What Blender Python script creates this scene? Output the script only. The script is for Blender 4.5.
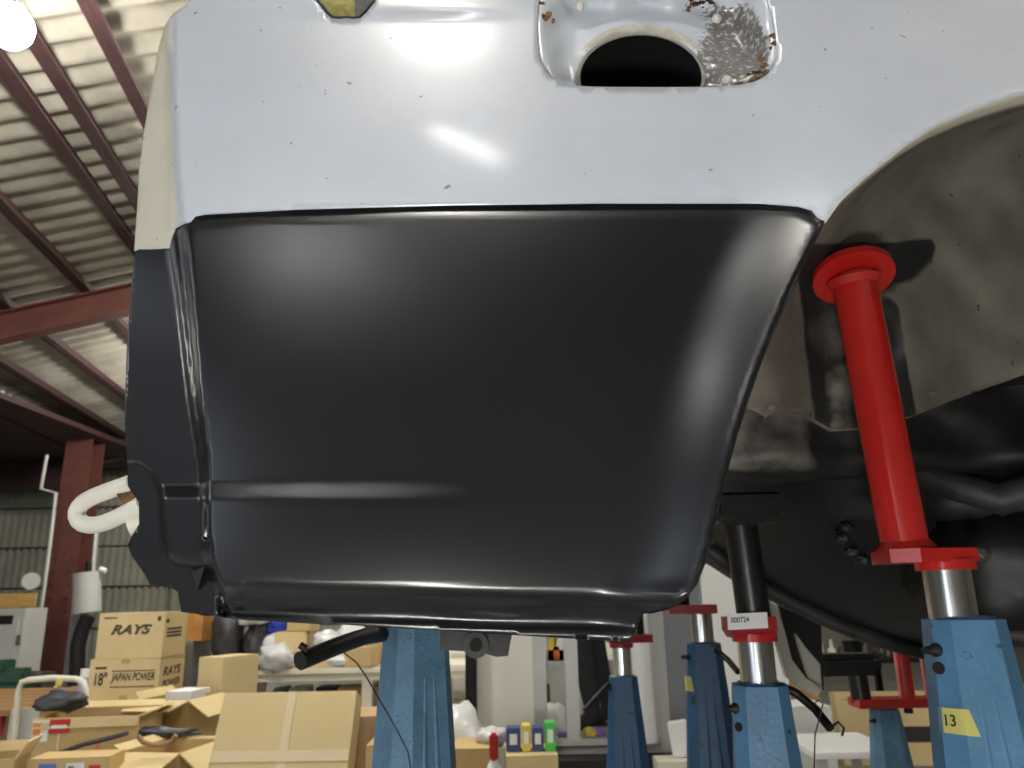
import bpy, bmesh, math, random
import numpy as np
from mathutils import Vector, Matrix, Euler
from mathutils.geometry import delaunay_2d_cdt
random.seed(7)
for o in list(bpy.data.objects): bpy.data.objects.remove(o)
S = bpy.context.scene
COL = S.collection

# ------------------------------------------------------------------ camera
FPX, PITCH, ROLL, CH = 770.0, math.radians(15.5), math.radians(1.2), 0.95
CAM = Vector((0, 0, CH))
_F = Vector((0, math.cos(PITCH), math.sin(PITCH)))
_R0 = Vector((1, 0, 0)); _U0 = Vector((0, -math.sin(PITCH), math.cos(PITCH)))
_R = _R0*math.cos(ROLL) - _U0*math.sin(ROLL)
_U = _U0*math.cos(ROLL) + _R0*math.sin(ROLL)
cd = bpy.data.cameras.new('camera'); cam = bpy.data.objects.new('camera', cd); COL.objects.link(cam)
cd.sensor_width = 36; cd.lens = FPX/1024*36; cd.clip_start = 0.02; cd.clip_end = 200
m = Matrix((_R, _U, -_F)).transposed().to_4x4(); m.translation = CAM
cam.matrix_world = m
S.camera = cam
cd.dof.use_dof = True; cd.dof.focus_distance = 0.75; cd.dof.aperture_fstop = 11.0

def ray(u, v): return _F + _R*((u-512)/FPX) - _U*((v-384)/FPX)
def P(u, v, Y):
    d = ray(u, v); return CAM + d*(Y/d.y)
def PZ(u, v, Z):
    d = ray(u, v); return CAM + d*((Z-CH)/d.z)

# ------------------------------------------------------------------ world and exposure
w = bpy.data.worlds.new('world'); S.world = w; w.use_nodes = True
w.node_tree.nodes['Background'].inputs[0].default_value = (.75, .85, 1, 1)
w.node_tree.nodes['Background'].inputs[1].default_value = 4.2
S.view_settings.view_transform = 'Standard'; S.view_settings.look = 'None'
S.view_settings.gamma = 1; S.view_settings.use_curve_mapping = False
S.view_settings.exposure = 0.0
LAMP_POWER = 330.0

# ------------------------------------------------------------------ materials
MATS = {}
def srgb(r, g, b):
    f = lambda c: (c/255/12.92) if c <= 10 else ((c/255+.055)/1.055)**2.4
    return (f(r), f(g), f(b), 1)
def mat(name, col, rough=.6, metal=0, noise=0, nscale=20, col2=None, bump=0, bscale=60, spec=.5, coat=0, emit=0, alpha=1, trans=0, stretch=None, lo=.35, hi=.65):
    if name in MATS: return MATS[name]
    m = bpy.data.materials.new(name); m.use_nodes = True; MATS[name] = m
    nt = m.node_tree; b = nt.nodes['Principled BSDF']
    b.inputs['Base Color'].default_value = col; b.inputs['Roughness'].default_value = rough
    b.inputs['Metallic'].default_value = metal; b.inputs['Specular IOR Level'].default_value = spec
    b.inputs['Coat Weight'].default_value = coat; b.inputs['Coat Roughness'].default_value = .12
    b.inputs['Alpha'].default_value = alpha; b.inputs['Transmission Weight'].default_value = trans
    tc = nt.nodes.new('ShaderNodeTexCoord'); mp = nt.nodes.new('ShaderNodeMapping')
    nt.links.new(tc.outputs['Object'], mp.inputs[0])
    if stretch: mp.inputs['Scale'].default_value = stretch
    if noise or col2:
        n = nt.nodes.new('ShaderNodeTexNoise'); n.inputs['Scale'].default_value = nscale; n.inputs['Detail'].default_value = 6
        n.inputs['Roughness'].default_value = .62
        nt.links.new(mp.outputs[0], n.inputs['Vector'])
        r = nt.nodes.new('ShaderNodeValToRGB')
        c2 = col2 or tuple(c*(1-noise) for c in col[:3])+(1,)
        r.color_ramp.elements[0].color = c2; r.color_ramp.elements[1].color = col
        r.color_ramp.elements[0].position = lo; r.color_ramp.elements[1].position = hi
        nt.links.new(n.outputs[0], r.inputs[0]); nt.links.new(r.outputs[0], b.inputs['Base Color'])
    if bump:
        n2 = nt.nodes.new('ShaderNodeTexNoise'); n2.inputs['Scale'].default_value = bscale; n2.inputs['Detail'].default_value = 4
        nt.links.new(mp.outputs[0], n2.inputs['Vector'])
        bm_ = nt.nodes.new('ShaderNodeBump'); bm_.inputs['Strength'].default_value = bump; bm_.inputs['Distance'].default_value = .004
        nt.links.new(n2.outputs[0], bm_.inputs['Height']); nt.links.new(bm_.outputs[0], b.inputs['Normal'])
    if emit:
        b.inputs['Emission Color'].default_value = col; b.inputs['Emission Strength'].default_value = emit
    return m
def specks(m, col, scale, thr, rng=.03, rough=None):
    """small scattered marks with their own shape on an existing material"""
    nt = m.node_tree; b = nt.nodes['Principled BSDF']
    tc = nt.nodes.new('ShaderNodeTexCoord')
    n = nt.nodes.new('ShaderNodeTexNoise'); n.inputs['Scale'].default_value = scale; n.inputs['Detail'].default_value = 3
    nt.links.new(tc.outputs['Object'], n.inputs['Vector'])
    r = nt.nodes.new('ShaderNodeMapRange'); r.inputs[1].default_value = thr; r.inputs[2].default_value = thr+rng
    nt.links.new(n.outputs[0], r.inputs[0])
    mx = nt.nodes.new('ShaderNodeMix'); mx.data_type = 'RGBA'
    src = b.inputs['Base Color']
    if src.links: nt.links.new(src.links[0].from_socket, mx.inputs[6])
    else: mx.inputs[6].default_value = src.default_value
    mx.inputs[7].default_value = col
    nt.links.new(r.outputs[0], mx.inputs[0]); nt.links.new(mx.outputs[2], b.inputs['Base Color'])

def masked(m, col, rough, nscale, amt=.6):
    """second colour with its own outline: paint, dirt, on the wheelhouse also painted shadow, from the sheet's point attribute 'coat'"""
    nt = m.node_tree; b = nt.nodes['Principled BSDF']
    at = nt.nodes.new('ShaderNodeAttribute'); at.attribute_name = 'coat'
    tc = nt.nodes.new('ShaderNodeTexCoord'); n = nt.nodes.new('ShaderNodeTexNoise'); n.inputs['Scale'].default_value = nscale; n.inputs['Detail'].default_value = 6
    nt.links.new(tc.outputs['Object'], n.inputs['Vector'])
    ma = nt.nodes.new('ShaderNodeMath'); ma.operation = 'MULTIPLY_ADD'; ma.inputs[1].default_value = amt; nt.links.new(n.outputs[0], ma.inputs[0])
    ad = nt.nodes.new('ShaderNodeMath'); ad.operation = 'SUBTRACT'; ad.inputs[1].default_value = amt*.5
    nt.links.new(at.outputs['Fac'], ma.inputs[2]); nt.links.new(ma.outputs[0], ad.inputs[0])
    r = nt.nodes.new('ShaderNodeMapRange'); r.inputs[1].default_value = .38; r.inputs[2].default_value = .62; nt.links.new(ad.outputs[0], r.inputs[0])
    mx = nt.nodes.new('ShaderNodeMix'); mx.data_type = 'RGBA'; src = b.inputs['Base Color']
    if src.links: nt.links.new(src.links[0].from_socket, mx.inputs[6])
    else: mx.inputs[6].default_value = src.default_value
    mx.inputs[7].default_value = col; nt.links.new(r.outputs[0], mx.inputs[0]); nt.links.new(mx.outputs[2], b.inputs['Base Color'])
M = {}
M['white'] = mat('white paint', srgb(200, 206, 216), .32, noise=.08, nscale=7, coat=.55)
specks(M['white'], srgb(128, 130, 132), 85, .725, .02); specks(M['white'], srgb(196, 204, 216), 16, .60, .08)
M['beige'] = mat('beige white paint', srgb(206, 202, 186), .42, noise=.14, nscale=9, coat=.2)  # off-white primer; its beige also stands in for lower light on the flange
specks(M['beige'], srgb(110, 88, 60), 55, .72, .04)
M['ecoat'] = mat('black primer', srgb(23, 24, 28), .285, noise=.25, nscale=5, bump=.015, bscale=9, spec=.62)
specks(M['ecoat'], srgb(92, 92, 96), 210, .77, .02)
M['ecoat2'] = mat('black primer flange', srgb(25, 26, 30), .42, noise=.2, nscale=9)
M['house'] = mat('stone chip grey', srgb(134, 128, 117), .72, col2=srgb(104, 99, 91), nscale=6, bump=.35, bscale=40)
masked(M['house'], srgb(30, 30, 31), .6, 22, .7); specks(M['house'], srgb(86, 82, 76), 5, .58, .1); specks(M['house'], srgb(30, 28, 27), 60, .70, .03)  # dark colour: black overspray with the stand's shadow painted in
M['houseb'] = mat('black over grey', srgb(34, 34, 36), .6, col2=srgb(84, 82, 80), nscale=14, bump=.4, bscale=30, lo=.30, hi=.46)
M['under'] = mat('underseal', srgb(16, 17, 19), .5, noise=.35, nscale=8, bump=.5, bscale=30)
M['under2'] = mat('underseal grey', srgb(58, 57, 56), .55, col2=srgb(20, 20, 22), nscale=9, bump=.5, bscale=30)
M['red'] = mat('red enamel', srgb(192, 36, 31), .24, noise=.12, nscale=12, coat=.4)
M['red2'] = mat('dull red enamel', srgb(150, 26, 30), .4, noise=.15, nscale=12)
M['chrome'] = mat('chrome', (.80, .79, .78, 1), .24, 1, noise=.3, nscale=45, stretch=(1, 1, .02))
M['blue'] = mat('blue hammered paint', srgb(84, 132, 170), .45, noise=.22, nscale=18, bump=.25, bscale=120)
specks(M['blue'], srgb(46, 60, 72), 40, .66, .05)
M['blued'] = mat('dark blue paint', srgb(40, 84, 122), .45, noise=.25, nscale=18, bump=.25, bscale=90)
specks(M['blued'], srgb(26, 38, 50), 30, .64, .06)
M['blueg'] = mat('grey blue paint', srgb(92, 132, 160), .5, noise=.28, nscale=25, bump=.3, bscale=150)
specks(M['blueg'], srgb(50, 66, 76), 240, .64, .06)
M['blk'] = mat('black rubber', srgb(26, 25, 25), .5, noise=.3, nscale=20)
M['blksteel'] = mat('black steel', srgb(38, 36, 36), .35, noise=.35, nscale=20, metal=.3)
M['hole'] = mat('hole black', srgb(8, 8, 9), .8)
M['card'] = mat('cardboard', srgb(205, 176, 122), .85, noise=.1, nscale=4)
M['card2'] = mat('pale cardboard', srgb(219, 197, 146), .85, noise=.08, nscale=4)
M['cardin'] = mat('inner cardboard', srgb(196, 163, 108), .85, noise=.1, nscale=4)
M['card3'] = mat('brown cardboard', srgb(190, 160, 118), .85, noise=.1, nscale=4)
M['tape'] = mat('packing tape', srgb(226, 208, 172), .3)
M['ink'] = mat('carton ink', srgb(52, 48, 44), .8)
M['wtape'] = mat('white label', srgb(232, 232, 230), .6)
M['labred'] = mat('red print', srgb(196, 44, 40), .5); M['labor'] = mat('orange print', srgb(226, 140, 50), .5)
M['labblue'] = mat('blue print', srgb(90, 120, 190), .5)
M['conc'] = mat('concrete', srgb(150, 148, 142), .8, noise=.25, nscale=3, bump=.1)
M['wood'] = mat('rough timber', srgb(170, 128, 78), .8, noise=.3, nscale=5, stretch=(1, 8, 8))
M['ply'] = mat('plywood', srgb(214, 170, 96), .8, noise=.22, nscale=6, stretch=(1, 1, 6))
M['roof'] = mat('slate roof sheet', srgb(176, 171, 158), .95, spec=.1, col2=srgb(132, 127, 116), nscale=1.3, bump=.1)
M['wallm'] = mat('grey wall sheet', srgb(158, 157, 140), .8, noise=.22, nscale=1.5)
M['steelred'] = mat('red oxide steel', srgb(106, 60, 50), .65, noise=.3, nscale=5)
M['steelredd'] = mat('dark red oxide steel', srgb(70, 44, 44), .7, noise=.3, nscale=5)
M['conduit'] = mat('pale conduit', srgb(208, 206, 200), .45)
M['cream'] = mat('cream enamel', srgb(226, 220, 198), .45, noise=.06, nscale=4)
M['greyp'] = mat('grey enamel', srgb(190, 190, 182), .5, noise=.08, nscale=4)
M['alu'] = mat('aluminium', srgb(190, 190, 186), .4, .6)
M['panelgrey'] = mat('grey door panel', srgb(128, 130, 134), .5, noise=.08, nscale=3)
M['offwhite'] = mat('off white board', srgb(232, 230, 218), .6, noise=.03, nscale=3)
M['bright'] = mat('white board', srgb(240, 240, 236), .6)
M['film'] = mat('clear plastic bag', srgb(226, 226, 226), .25, noise=.12, nscale=14, bump=.8, bscale=18)
M['cloth'] = mat('dark cloth', srgb(50, 52, 56), .9, noise=.2, nscale=20)
M['skin'] = mat('skin', srgb(205, 160, 132), .6)
M['hair'] = mat('hair', srgb(24, 20, 18), .7)
M['glow'] = mat('lamp diffuser', (1, .985, .95, 1), .5, emit=1)
M['tubeglow'] = mat('tube diffuser', (1, .985, .96, 1), .5, emit=1)
M['rust'] = mat('rust', srgb(150, 108, 64), .9, col2=srgb(52, 36, 24), nscale=40, bump=1, bscale=60, lo=.4, hi=.6)
M['grime'] = mat('grime', srgb(206, 204, 198), .8, col2=srgb(96, 92, 86), nscale=26, bump=.7, bscale=90, lo=.44, hi=.56)
M['ytape'] = mat('yellow tape', srgb(186, 178, 92), .7, col2=srgb(120, 116, 66), nscale=45, bump=.5)
M['dust'] = mat('grey dust', srgb(112, 112, 112), .9, noise=.5, nscale=120)
M['masktape'] = mat('yellow masking tape', srgb(206, 200, 112), .6, noise=.1)
M['hookw'] = mat('hook paint', srgb(222, 220, 208), .4, noise=.08, nscale=30)
specks(M['hookw'], srgb(130, 100, 64), 40, .68, .05)
M['rubberseal'] = mat('sealant', srgb(214, 210, 196), .7, noise=.3, nscale=60)
M['green'] = mat('machine green', srgb(44, 84, 62), .5, noise=.2)
M['bluebag'] = mat('blue bag', srgb(44, 66, 188), .4, bump=.6, bscale=20)
M['dgrey'] = mat('dark grey plastic', srgb(62, 63, 66), .5, bump=.5, bscale=12)
M['purple'] = mat('purple', srgb(140, 110, 190), .6)
M['yellow'] = mat('yellow', srgb(226, 206, 90), .6)
M['orange'] = mat('orange', srgb(220, 110, 60), .6)
M['dblue'] = mat('dark blue print', srgb(60, 74, 120), .5)
M['lgreen'] = mat('light green', srgb(70, 200, 80), .5)
M['tgreen'] = mat('pale green print', srgb(90, 190, 150), .6)
M['parts'] = mat('metal parts', srgb(110, 104, 98), .45, .6, noise=.5, nscale=20)
M['partsd'] = mat('dark metal parts', srgb(38, 36, 36), .5, .4, noise=.4, nscale=20)

# ------------------------------------------------------------------ object helpers
def link(name, me, mats, parent=None, smooth=False):
    o = bpy.data.objects.new(name, me); COL.objects.link(o)
    for mm in (mats if isinstance(mats, (list, tuple)) else [mats]): me.materials.append(mm)
    if smooth: me.polygons.foreach_set('use_smooth', [True]*len(me.polygons))
    if parent:
        o.parent = parent
        o.matrix_parent_inverse = world(parent).inverted()
    return o
def world(o):
    mm = o.matrix_basis.copy()
    if o.parent: mm = world(o.parent) @ o.matrix_parent_inverse @ mm
    return mm
def tag(o, label, cat, group=None, kind=None):
    if label: o['label'] = label
    if cat: o['category'] = cat
    if group: o['group'] = group
    if kind: o['kind'] = kind
    return o
def thing(name, label, cat, loc=(0, 0, 0), group=None):
    o = bpy.data.objects.new(name, None); COL.objects.link(o); o.location = loc; o.empty_display_size = .05
    return tag(o, label, cat, group)
class B:
    """collects shapes of ONE part in world space"""
    def __init__(s): s.bm = bmesh.new(); s.mi = 0
    def _set(s, faces):
        for f in faces: f.material_index = s.mi
    def box(s, c, d, rz=0, rx=0, ry=0, bev=0):
        t = bmesh.new(); bmesh.ops.create_cube(t, size=1)
        bmesh.ops.scale(t, vec=d, verts=t.verts)
        if bev: bmesh.ops.bevel(t, geom=t.edges[:], offset=bev, segments=2, affect='EDGES')
        bmesh.ops.transform(t, matrix=Matrix.Translation(c) @ Euler((rx, ry, rz)).to_matrix().to_4x4(), verts=t.verts)
        return s.merge(t)
    def merge(s, t):
        mp = {v: s.bm.verts.new(v.co) for v in t.verts}
        for f in t.faces:
            try: nf = s.bm.faces.new([mp[v] for v in f.verts]); nf.material_index = s.mi; nf.smooth = f.smooth
            except ValueError: pass
        t.free(); return s
    def tube(s, pts, r, n=12, cap=True, smooth=True):
        pts = [Vector(p) for p in pts]; rs = r if isinstance(r, (list, tuple)) else [r]*len(pts)
        rings = []; nrm = None
        for i, p in enumerate(pts):
            d = (pts[min(i+1, len(pts)-1)] - pts[max(i-1, 0)]).normalized()
            if nrm is None: nrm = d.orthogonal().normalized()
            nrm = (nrm - d*nrm.dot(d)).normalized(); bn = d.cross(nrm)
            rings.append([s.bm.verts.new(p + (nrm*math.cos(2*math.pi*k/n) + bn*math.sin(2*math.pi*k/n))*rs[i]) for k in range(n)])
        for a, b in zip(rings, rings[1:]):
            for k in range(n):
                f = s.bm.faces.new([a[k], a[(k+1) % n], b[(k+1) % n], b[k]]); f.material_index = s.mi; f.smooth = smooth
        if cap:
            for rr in (rings[0][::-1], rings[-1]):
                f = s.bm.faces.new([s.bm.verts.new(v.co) for v in rr]); f.material_index = s.mi
        return s
    def loft(s, rings, cap=True, smooth=False):
        R = [[s.bm.verts.new(p) for p in r] for r in rings]; n = len(R[0])
        for a, b in zip(R, R[1:]):
            for k in range(n):
                f = s.bm.faces.new([a[k], a[(k+1) % n], b[(k+1) % n], b[k]]); f.material_index = s.mi; f.smooth = smooth
        if cap:
            for rr in (R[0][::-1], R[-1]): s.bm.faces.new([s.bm.verts.new(v.co) for v in rr] if smooth else rr).material_index = s.mi
        return s
    def prism(s, poly, d):
        """poly: 3D loop, d: extrusion vector"""
        d = Vector(d); poly = [Vector(p) for p in poly]
        return s.loft([poly, [p+d for p in poly]])
    def blob(s, c, d, seed=0, amp=.25, rz=0, sub=3, freq=2.2):
        t = bmesh.new(); bmesh.ops.create_icosphere(t, subdivisions=sub, radius=.5)
        from mathutils import noise as N
        for v in t.verts:
            k = 1 + amp*N.noise(v.co*freq*2 + Vector((seed*3.1, seed*1.7, seed))) + amp*.5*N.noise(v.co*freq*5+Vector((seed, 0, 0)))
            v.co = v.co*k
        for f in t.faces: f.smooth = True
        bmesh.ops.transform(t, matrix=Matrix.Translation(c) @ Matrix.Rotation(rz, 4, 'Z') @ Matrix.Diagonal((*d, 1)), verts=t.verts)
        return s.merge(t)
    def build(s, name, mats, parent=None, smooth=False, recalc=True):
        if recalc: bmesh.ops.recalc_face_normals(s.bm, faces=s.bm.faces[:])
        me = bpy.data.meshes.new(name); s.bm.to_mesh(me); s.bm.free()
        o = link(name, me, mats, parent)
        if smooth: me.polygons.foreach_set('use_smooth', [True]*len(me.polygons))
        return o
def solid(o, t, off=-1):
    md = o.modifiers.new('solidify', 'SOLIDIFY'); md.thickness = t; md.offset = off; return o

def text_mesh(txt, height, name, m_, parent, origin, xdir, zdir, shear=0, outline=False, depth=.002, width=None):
    cu = bpy.data.curves.new(name, 'FONT'); cu.body = txt; cu.size = 1; cu.shear = shear; cu.extrude = .0; cu.offset = 0 if outline else .018
    if outline: cu.fill_mode = 'NONE'; cu.bevel_depth = .035
    t = bpy.data.objects.new(name, cu); COL.objects.link(t)
    dg = bpy.context.evaluated_depsgraph_get(); me = bpy.data.meshes.new_from_object(t.evaluated_get(dg))
    bpy.data.objects.remove(t)
    xs = [v.co.x for v in me.vertices]; ys = [v.co.y for v in me.vertices]
    x0, y0 = min(xs), min(ys); k = height/(max(ys)-y0); kx = k if width is None else width/(max(xs)-x0)
    X = Vector(xdir).normalized(); Z = Vector(zdir).normalized(); N_ = X.cross(Z)
    for v in me.vertices:
        v.co = Vector(origin) + X*((v.co.x-x0)*kx) + Z*((v.co.y-y0)*k) + N_*(depth + v.co.z*.02)
    me.materials.clear()
    return link(name, me, m_, parent)

# ------------------------------------------------------------------ interpolation helpers
def curve(pts):
    xs = np.array([p[0] for p in pts], float); ys = np.array([p[1] for p in pts], float)
    h = np.diff(xs); dl = np.diff(ys)/h
    mm = np.zeros_like(xs); mm[0] = dl[0]; mm[-1] = dl[-1]
    for i in range(1, len(xs)-1):
        mm[i] = 0 if dl[i-1]*dl[i] < 0 and False else (dl[i-1]*h[i]+dl[i]*h[i-1])/(h[i]+h[i-1])
    def f(x):
        x = min(max(x, xs[0]), xs[-1]); i = min(max(int(np.searchsorted(xs, x))-1, 0), len(xs)-2)
        t = (x-xs[i])/h[i]
        return (2*t**3-3*t*t+1)*ys[i]+(t**3-2*t*t+t)*h[i]*mm[i]+(-2*t**3+3*t*t)*ys[i+1]+(t**3-t*t)*h[i]*mm[i+1]
    return f
def sst(a, b, x):
    t = min(max((x-a)/(b-a), 0), 1); return t*t*(3-2*t)
def inpoly(pt, poly):
    x, y = pt; c = False; j = len(poly)-1
    for i in range(len(poly)):
        xi, yi = poly[i]; xj, yj = poly[j]
        if (yi > y) != (yj > y) and x < (xj-xi)*(y-yi)/(yj-yi)+xi: c = not c
        j = i
    return c
def segdist(p, a, b):
    ax, ay = a; bx, by = b; dx, dy = bx-ax, by-ay; l = dx*dx+dy*dy
    t = 0 if l == 0 else max(0, min(1, ((p[0]-ax)*dx+(p[1]-ay)*dy)/l))
    return math.hypot(p[0]-ax-t*dx, p[1]-ay-t*dy)
def polydist(p, poly, closed=True):
    n = len(poly); return min(segdist(p, poly[i], poly[(i+1) % n]) for i in range(n if closed else n-1))
def resample(poly, step, closed=True):
    out = []; n = len(poly)
    for i in range(n if closed else n-1):
        a = poly[i]; b = poly[(i+1) % n]; k = max(1, int(math.hypot(b[0]-a[0], b[1]-a[1])/step))
        for j in range(k): out.append((a[0]+(b[0]-a[0])*j/k, a[1]+(b[1]-a[1])*j/k))
    if not closed: out.append(poly[-1])
    return out
def smoothloop(poly, it=1, closed=True):
    for _ in range(it):
        n = len(poly); out = []
        for i in range(n):
            a = poly[i]; b = poly[(i+1) % n]
            out += [(a[0]*.75+b[0]*.25, a[1]*.75+b[1]*.25), (a[0]*.25+b[0]*.75, a[1]*.25+b[1]*.75)]
        poly = out
    return poly
def sheet(name, outline, D, mats, parent, step=6, holes=(), fine=None, matf=None, thick=.0012, coat=None):
    """a pressed sheet: outline seen from the side, D(u, v) its distance; becomes a real curved thin sheet"""
    ol = resample(outline, step); hl = [resample(h, step*.7) for h in holes]
    pts = list(ol); edges = [(i, (i+1) % len(ol)) for i in range(len(ol))]
    for h in hl:
        b0 = len(pts); pts += h; edges += [(b0+i, b0+(i+1) % len(h)) for i in range(len(h))]
    us = [p[0] for p in ol]; vs = [p[1] for p in ol]
    def grid(st, u0, u1, v0, v1, skip=None):
        v = v0
        while v < v1:
            u = u0
            while u < u1:
                p = (u, v)
                if not (skip and skip[0] <= u < skip[1] and skip[2] <= v < skip[3]) and inpoly(p, outline):
                    if near(p, st*.45):
                        pts.append(p)
                u += st
            v += st
    bp = np.array(pts)
    def near(p, d):
        if np.min((bp[:, 0]-p[0])**2+(bp[:, 1]-p[1])**2) < d*d: return False
        return not any(inpoly(p, h) for h in holes)
    grid(step, min(us), max(us), min(vs), max(vs), fine and fine[1:])
    if fine: grid(fine[0], *fine[1:])
    r = delaunay_2d_cdt([Vector((p[0], -p[1])) for p in pts], edges, [], 0, 1e-4)
    vs2 = [(q.x, -q.y) for q in r[0]]
    faces = []
    for f in r[2]:
        c = (sum(vs2[i][0] for i in f)/len(f), sum(vs2[i][1] for i in f)/len(f))
        if inpoly(c, outline) and not any(inpoly(c, h) for h in holes): faces.append(f)
    me = bpy.data.meshes.new(name); me.from_pydata([P(u, v, D(u, v)) for u, v in vs2], [], faces)
    if matf:
        for p in me.polygons:
            p.material_index = matf(sum(vs2[i][0] for i in p.vertices)/3, sum(vs2[i][1] for i in p.vertices)/3)
    me.validate()
    if coat: me.attributes.new('coat', 'FLOAT', 'POINT').data.foreach_set('value', [coat(u, v) for u, v in vs2])
    o = link(name, me, mats, parent, smooth=True)
    if thick: solid(o, thick)
    return o
def strip(name, line, D, back, m_, parent, n=3, dz=0):
    """a return flange running along an edge line, going 'back' metres inwards"""
    bm = bmesh.new(); rows = []
    for u, v in line:
        p = P(u, v, D(u, v)); rows.append([bm.verts.new(p + Vector((0, back*i/n, dz*i/n))) for i in range(n+1)])
    for a, b in zip(rows, rows[1:]):
        for i in range(n): f = bm.faces.new([a[i], a[i+1], b[i+1], b[i]]); f.smooth = True
    me = bpy.data.meshes.new(name); bm.to_mesh(me); bm.free()
    o = link(name, me, m_, parent); solid(o, .0012, 0); return o

# ------------------------------------------------------------------ the room
def struct(o): o['kind'] = 'structure'; return o
YW = 12.6
struct(B().box((0, 3.3, -.05), (30, 20, .1)).build('floor', M['conc']))
# sloping roof: purlins run 9 degrees left of the view, the slope rises to the right
TH = math.radians(9); PD = Vector((-math.sin(TH), math.cos(TH), 0)); QD = Vector((math.cos(TH), math.sin(TH), 0)); RS = .30
EX, EZ = -4.5, CH+2.42
def RP(t, s, dz=0): return QD*(EX+t) + PD*s + Vector((0, 0, EZ+RS*t+dz))
bm = bmesh.new(); pit = .20; rows = []
n = 0; s = -9.0
while s < 15.2:
    ph = (n % 8)/8*2*math.pi; dz = .028*math.cos(ph)
    rows.append([bm.verts.new(RP(t, s, dz)) for t in (-.1, 2.5, 5, 7.5, 10, 17)]); s += pit/8; n += 1
for a, b in zip(rows, rows[1:]):
    for i in range(5): f = bm.faces.new([a[i], b[i], b[i+1], a[i+1]]); f.smooth = True
me = bpy.data.meshes.new('ceiling'); bm.to_mesh(me); bm.free()
ceil = struct(link('ceiling', me, M['roof'])); 
PUR = [.46, 1.02, 1.66, 2.24, 2.46, 2.80, 3.4, 4.0, 4.6, 5.2, 5.8, 6.4, 7.0, 7.6, 8.2, 8.8, 9.4, 10, 10.6, 11.2, 11.8]
for t in PUR:
    b = B(); y0, y1 = -9, 15
    a0, a1 = RP(t, y0, -.085), RP(t, y1, -.085); c = (a0+a1)/2
    b.box(c, (.055, (a1-a0).length, .10), rz=TH, ry=0)
    b.box(c+Vector((0.03, 0, -.04)), (.07, (a1-a0).length, .012), rz=TH)
    o = b.build('purlin', M['steelredd'], ceil)
def rafter(s, h, name='rafter', t0=-.1, t1=12.4):
    # H section beam down the slope
    a0, a1 = RP(t0, s, -.16-h/2), RP(t1, s, -.16-h/2); L = (a1-a0).length; c = (a0+a1)/2
    b = B(); rot = dict(rz=TH, ry=-math.atan(RS))
    up = Vector((0, 0, 1))
    b.box(c, (L, .012, h), **rot); b.box(c+up*h/2, (L, .15, .014), **rot); b.box(c-up*h/2, (L, .15, .014), **rot)
    return b.build(name, M['steelred'], ceil)
for s in (7.15, 12.2, 2.0, -3.2): rafter(s, .26)
# eave beam and the pale closure strip along the eave
a0, a1 = RP(-.05, -9, -.16), RP(-.05, 12.4, -.16)
b = B(); b.box((a0+a1)/2, (.14, (a1-a0).length, .26), rz=TH); struct(b.build('trim_1', M['steelredd']))
b = B()
L = (a1-a0).length; k = 0
while k*.16 < L:
    p = a0.lerp(a1, k*.16/L); b.box(p+Vector((.05, 0, .165)), (.05, .09, .035), rz=TH); k += 1
struct(b.build('trim_2', M['conduit']))
# lower annex ceiling to the left
b = B(); b.box((-10.2, 3.5, 3.12), (9.6, 20, .06)); struct(b.build('ceiling_annex', M['steelredd']))
for yy in (11.6, 8.6, 5.2):
    b = B(); b.box((-9.4, yy, 2.86), (6.2, .18, .42)); struct(b.build('trim_3', M['steelredd']))
# back wall: corrugated sheets between girts, sheets are separate pieces
wb = struct(B().box((-1, YW+.12, 4.8), (28, .1, 9.6)).build('wall_back', M['wallm']))
def corr(x0, x1, z0, z1, y):
    bm = bmesh.new(); cols = []; n = int((x1-x0)/.03)
    for i in range(n+1):
        x = x0+(x1-x0)*i/n; dy = .012*math.cos(i*math.pi/2)
        cols.append([bm.verts.new((x, y+dy, z0)), bm.verts.new((x, y+dy, z1))])
    for a, b in zip(cols, cols[1:]): f = bm.faces.new([a[0], b[0], b[1], a[1]]); f.smooth = True
    me = bpy.data.meshes.new('wall_sheet'); bm.to_mesh(me); bm.free(); return me
sh = corr(0, 1.5, 0, .60, 0)
zz = [-.03, .60, 1.23, 1.86, 2.49]
for i in range(6):
    for j, z in enumerate(zz):
        o = bpy.data.objects.new('wall_sheet', sh); COL.objects.link(o); o.parent = wb
        o.location = (-11.6+i*1.53, YW-.01-.012*((i+j) % 2), z+.03)
sh.materials.append(M['wallm'])
for z in zz[1:]:
    B().box((-7, YW+.02, z), (9.4, .05, .06)).build('girt', M['steelredd'], wb)
struct(B().box((-15.1, 3.3, 3.2), (.1, 20, 6.4)).build('wall_left', M['wallm']))
struct(B().box((11.5, 3.3, 4.8), (.1, 20, 9.6)).build('wall_right', M['wallm']))
fw = B()    # front wall behind the viewer; unseen doorway added to reflect daylight in the panel
for c, d in (((-11.85, -6.8, 4.2), (6.3, .1, 8.4)), ((3.45, -6.8, 4.2), (16.7, .1, 8.4)), ((-6.8, -6.8, 5.9), (3.8, .1, 5.0))): fw.box(c, d)
struct(fw.build('wall_front', M['wallm']))
# column with flanges
def column(u, v, Y, wpx, z1, label):
    p = P(u, v, Y); wd = wpx*Y/FPX
    b = B(); b.box((p.x, Y, z1/2), (wd, .02, z1)); b.box((p.x, Y+.3, z1/2), (wd, .02, z1)); b.box((p.x, Y+.15, z1/2), (.02, .3, z1))
    o = b.build('column', M['steelred']); struct(o); 
    for i in range(5):
        for sx in (-.3, .3):
            B().tube([(p.x+sx*wd, Y-.01, .9+i*.16), (p.x+sx*wd, Y-.03, .9+i*.16)], .016, 6).build('bolt', M['steelredd'], o)
    return o
column(59, 600, 10.0, 27, 3.1, '')
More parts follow.
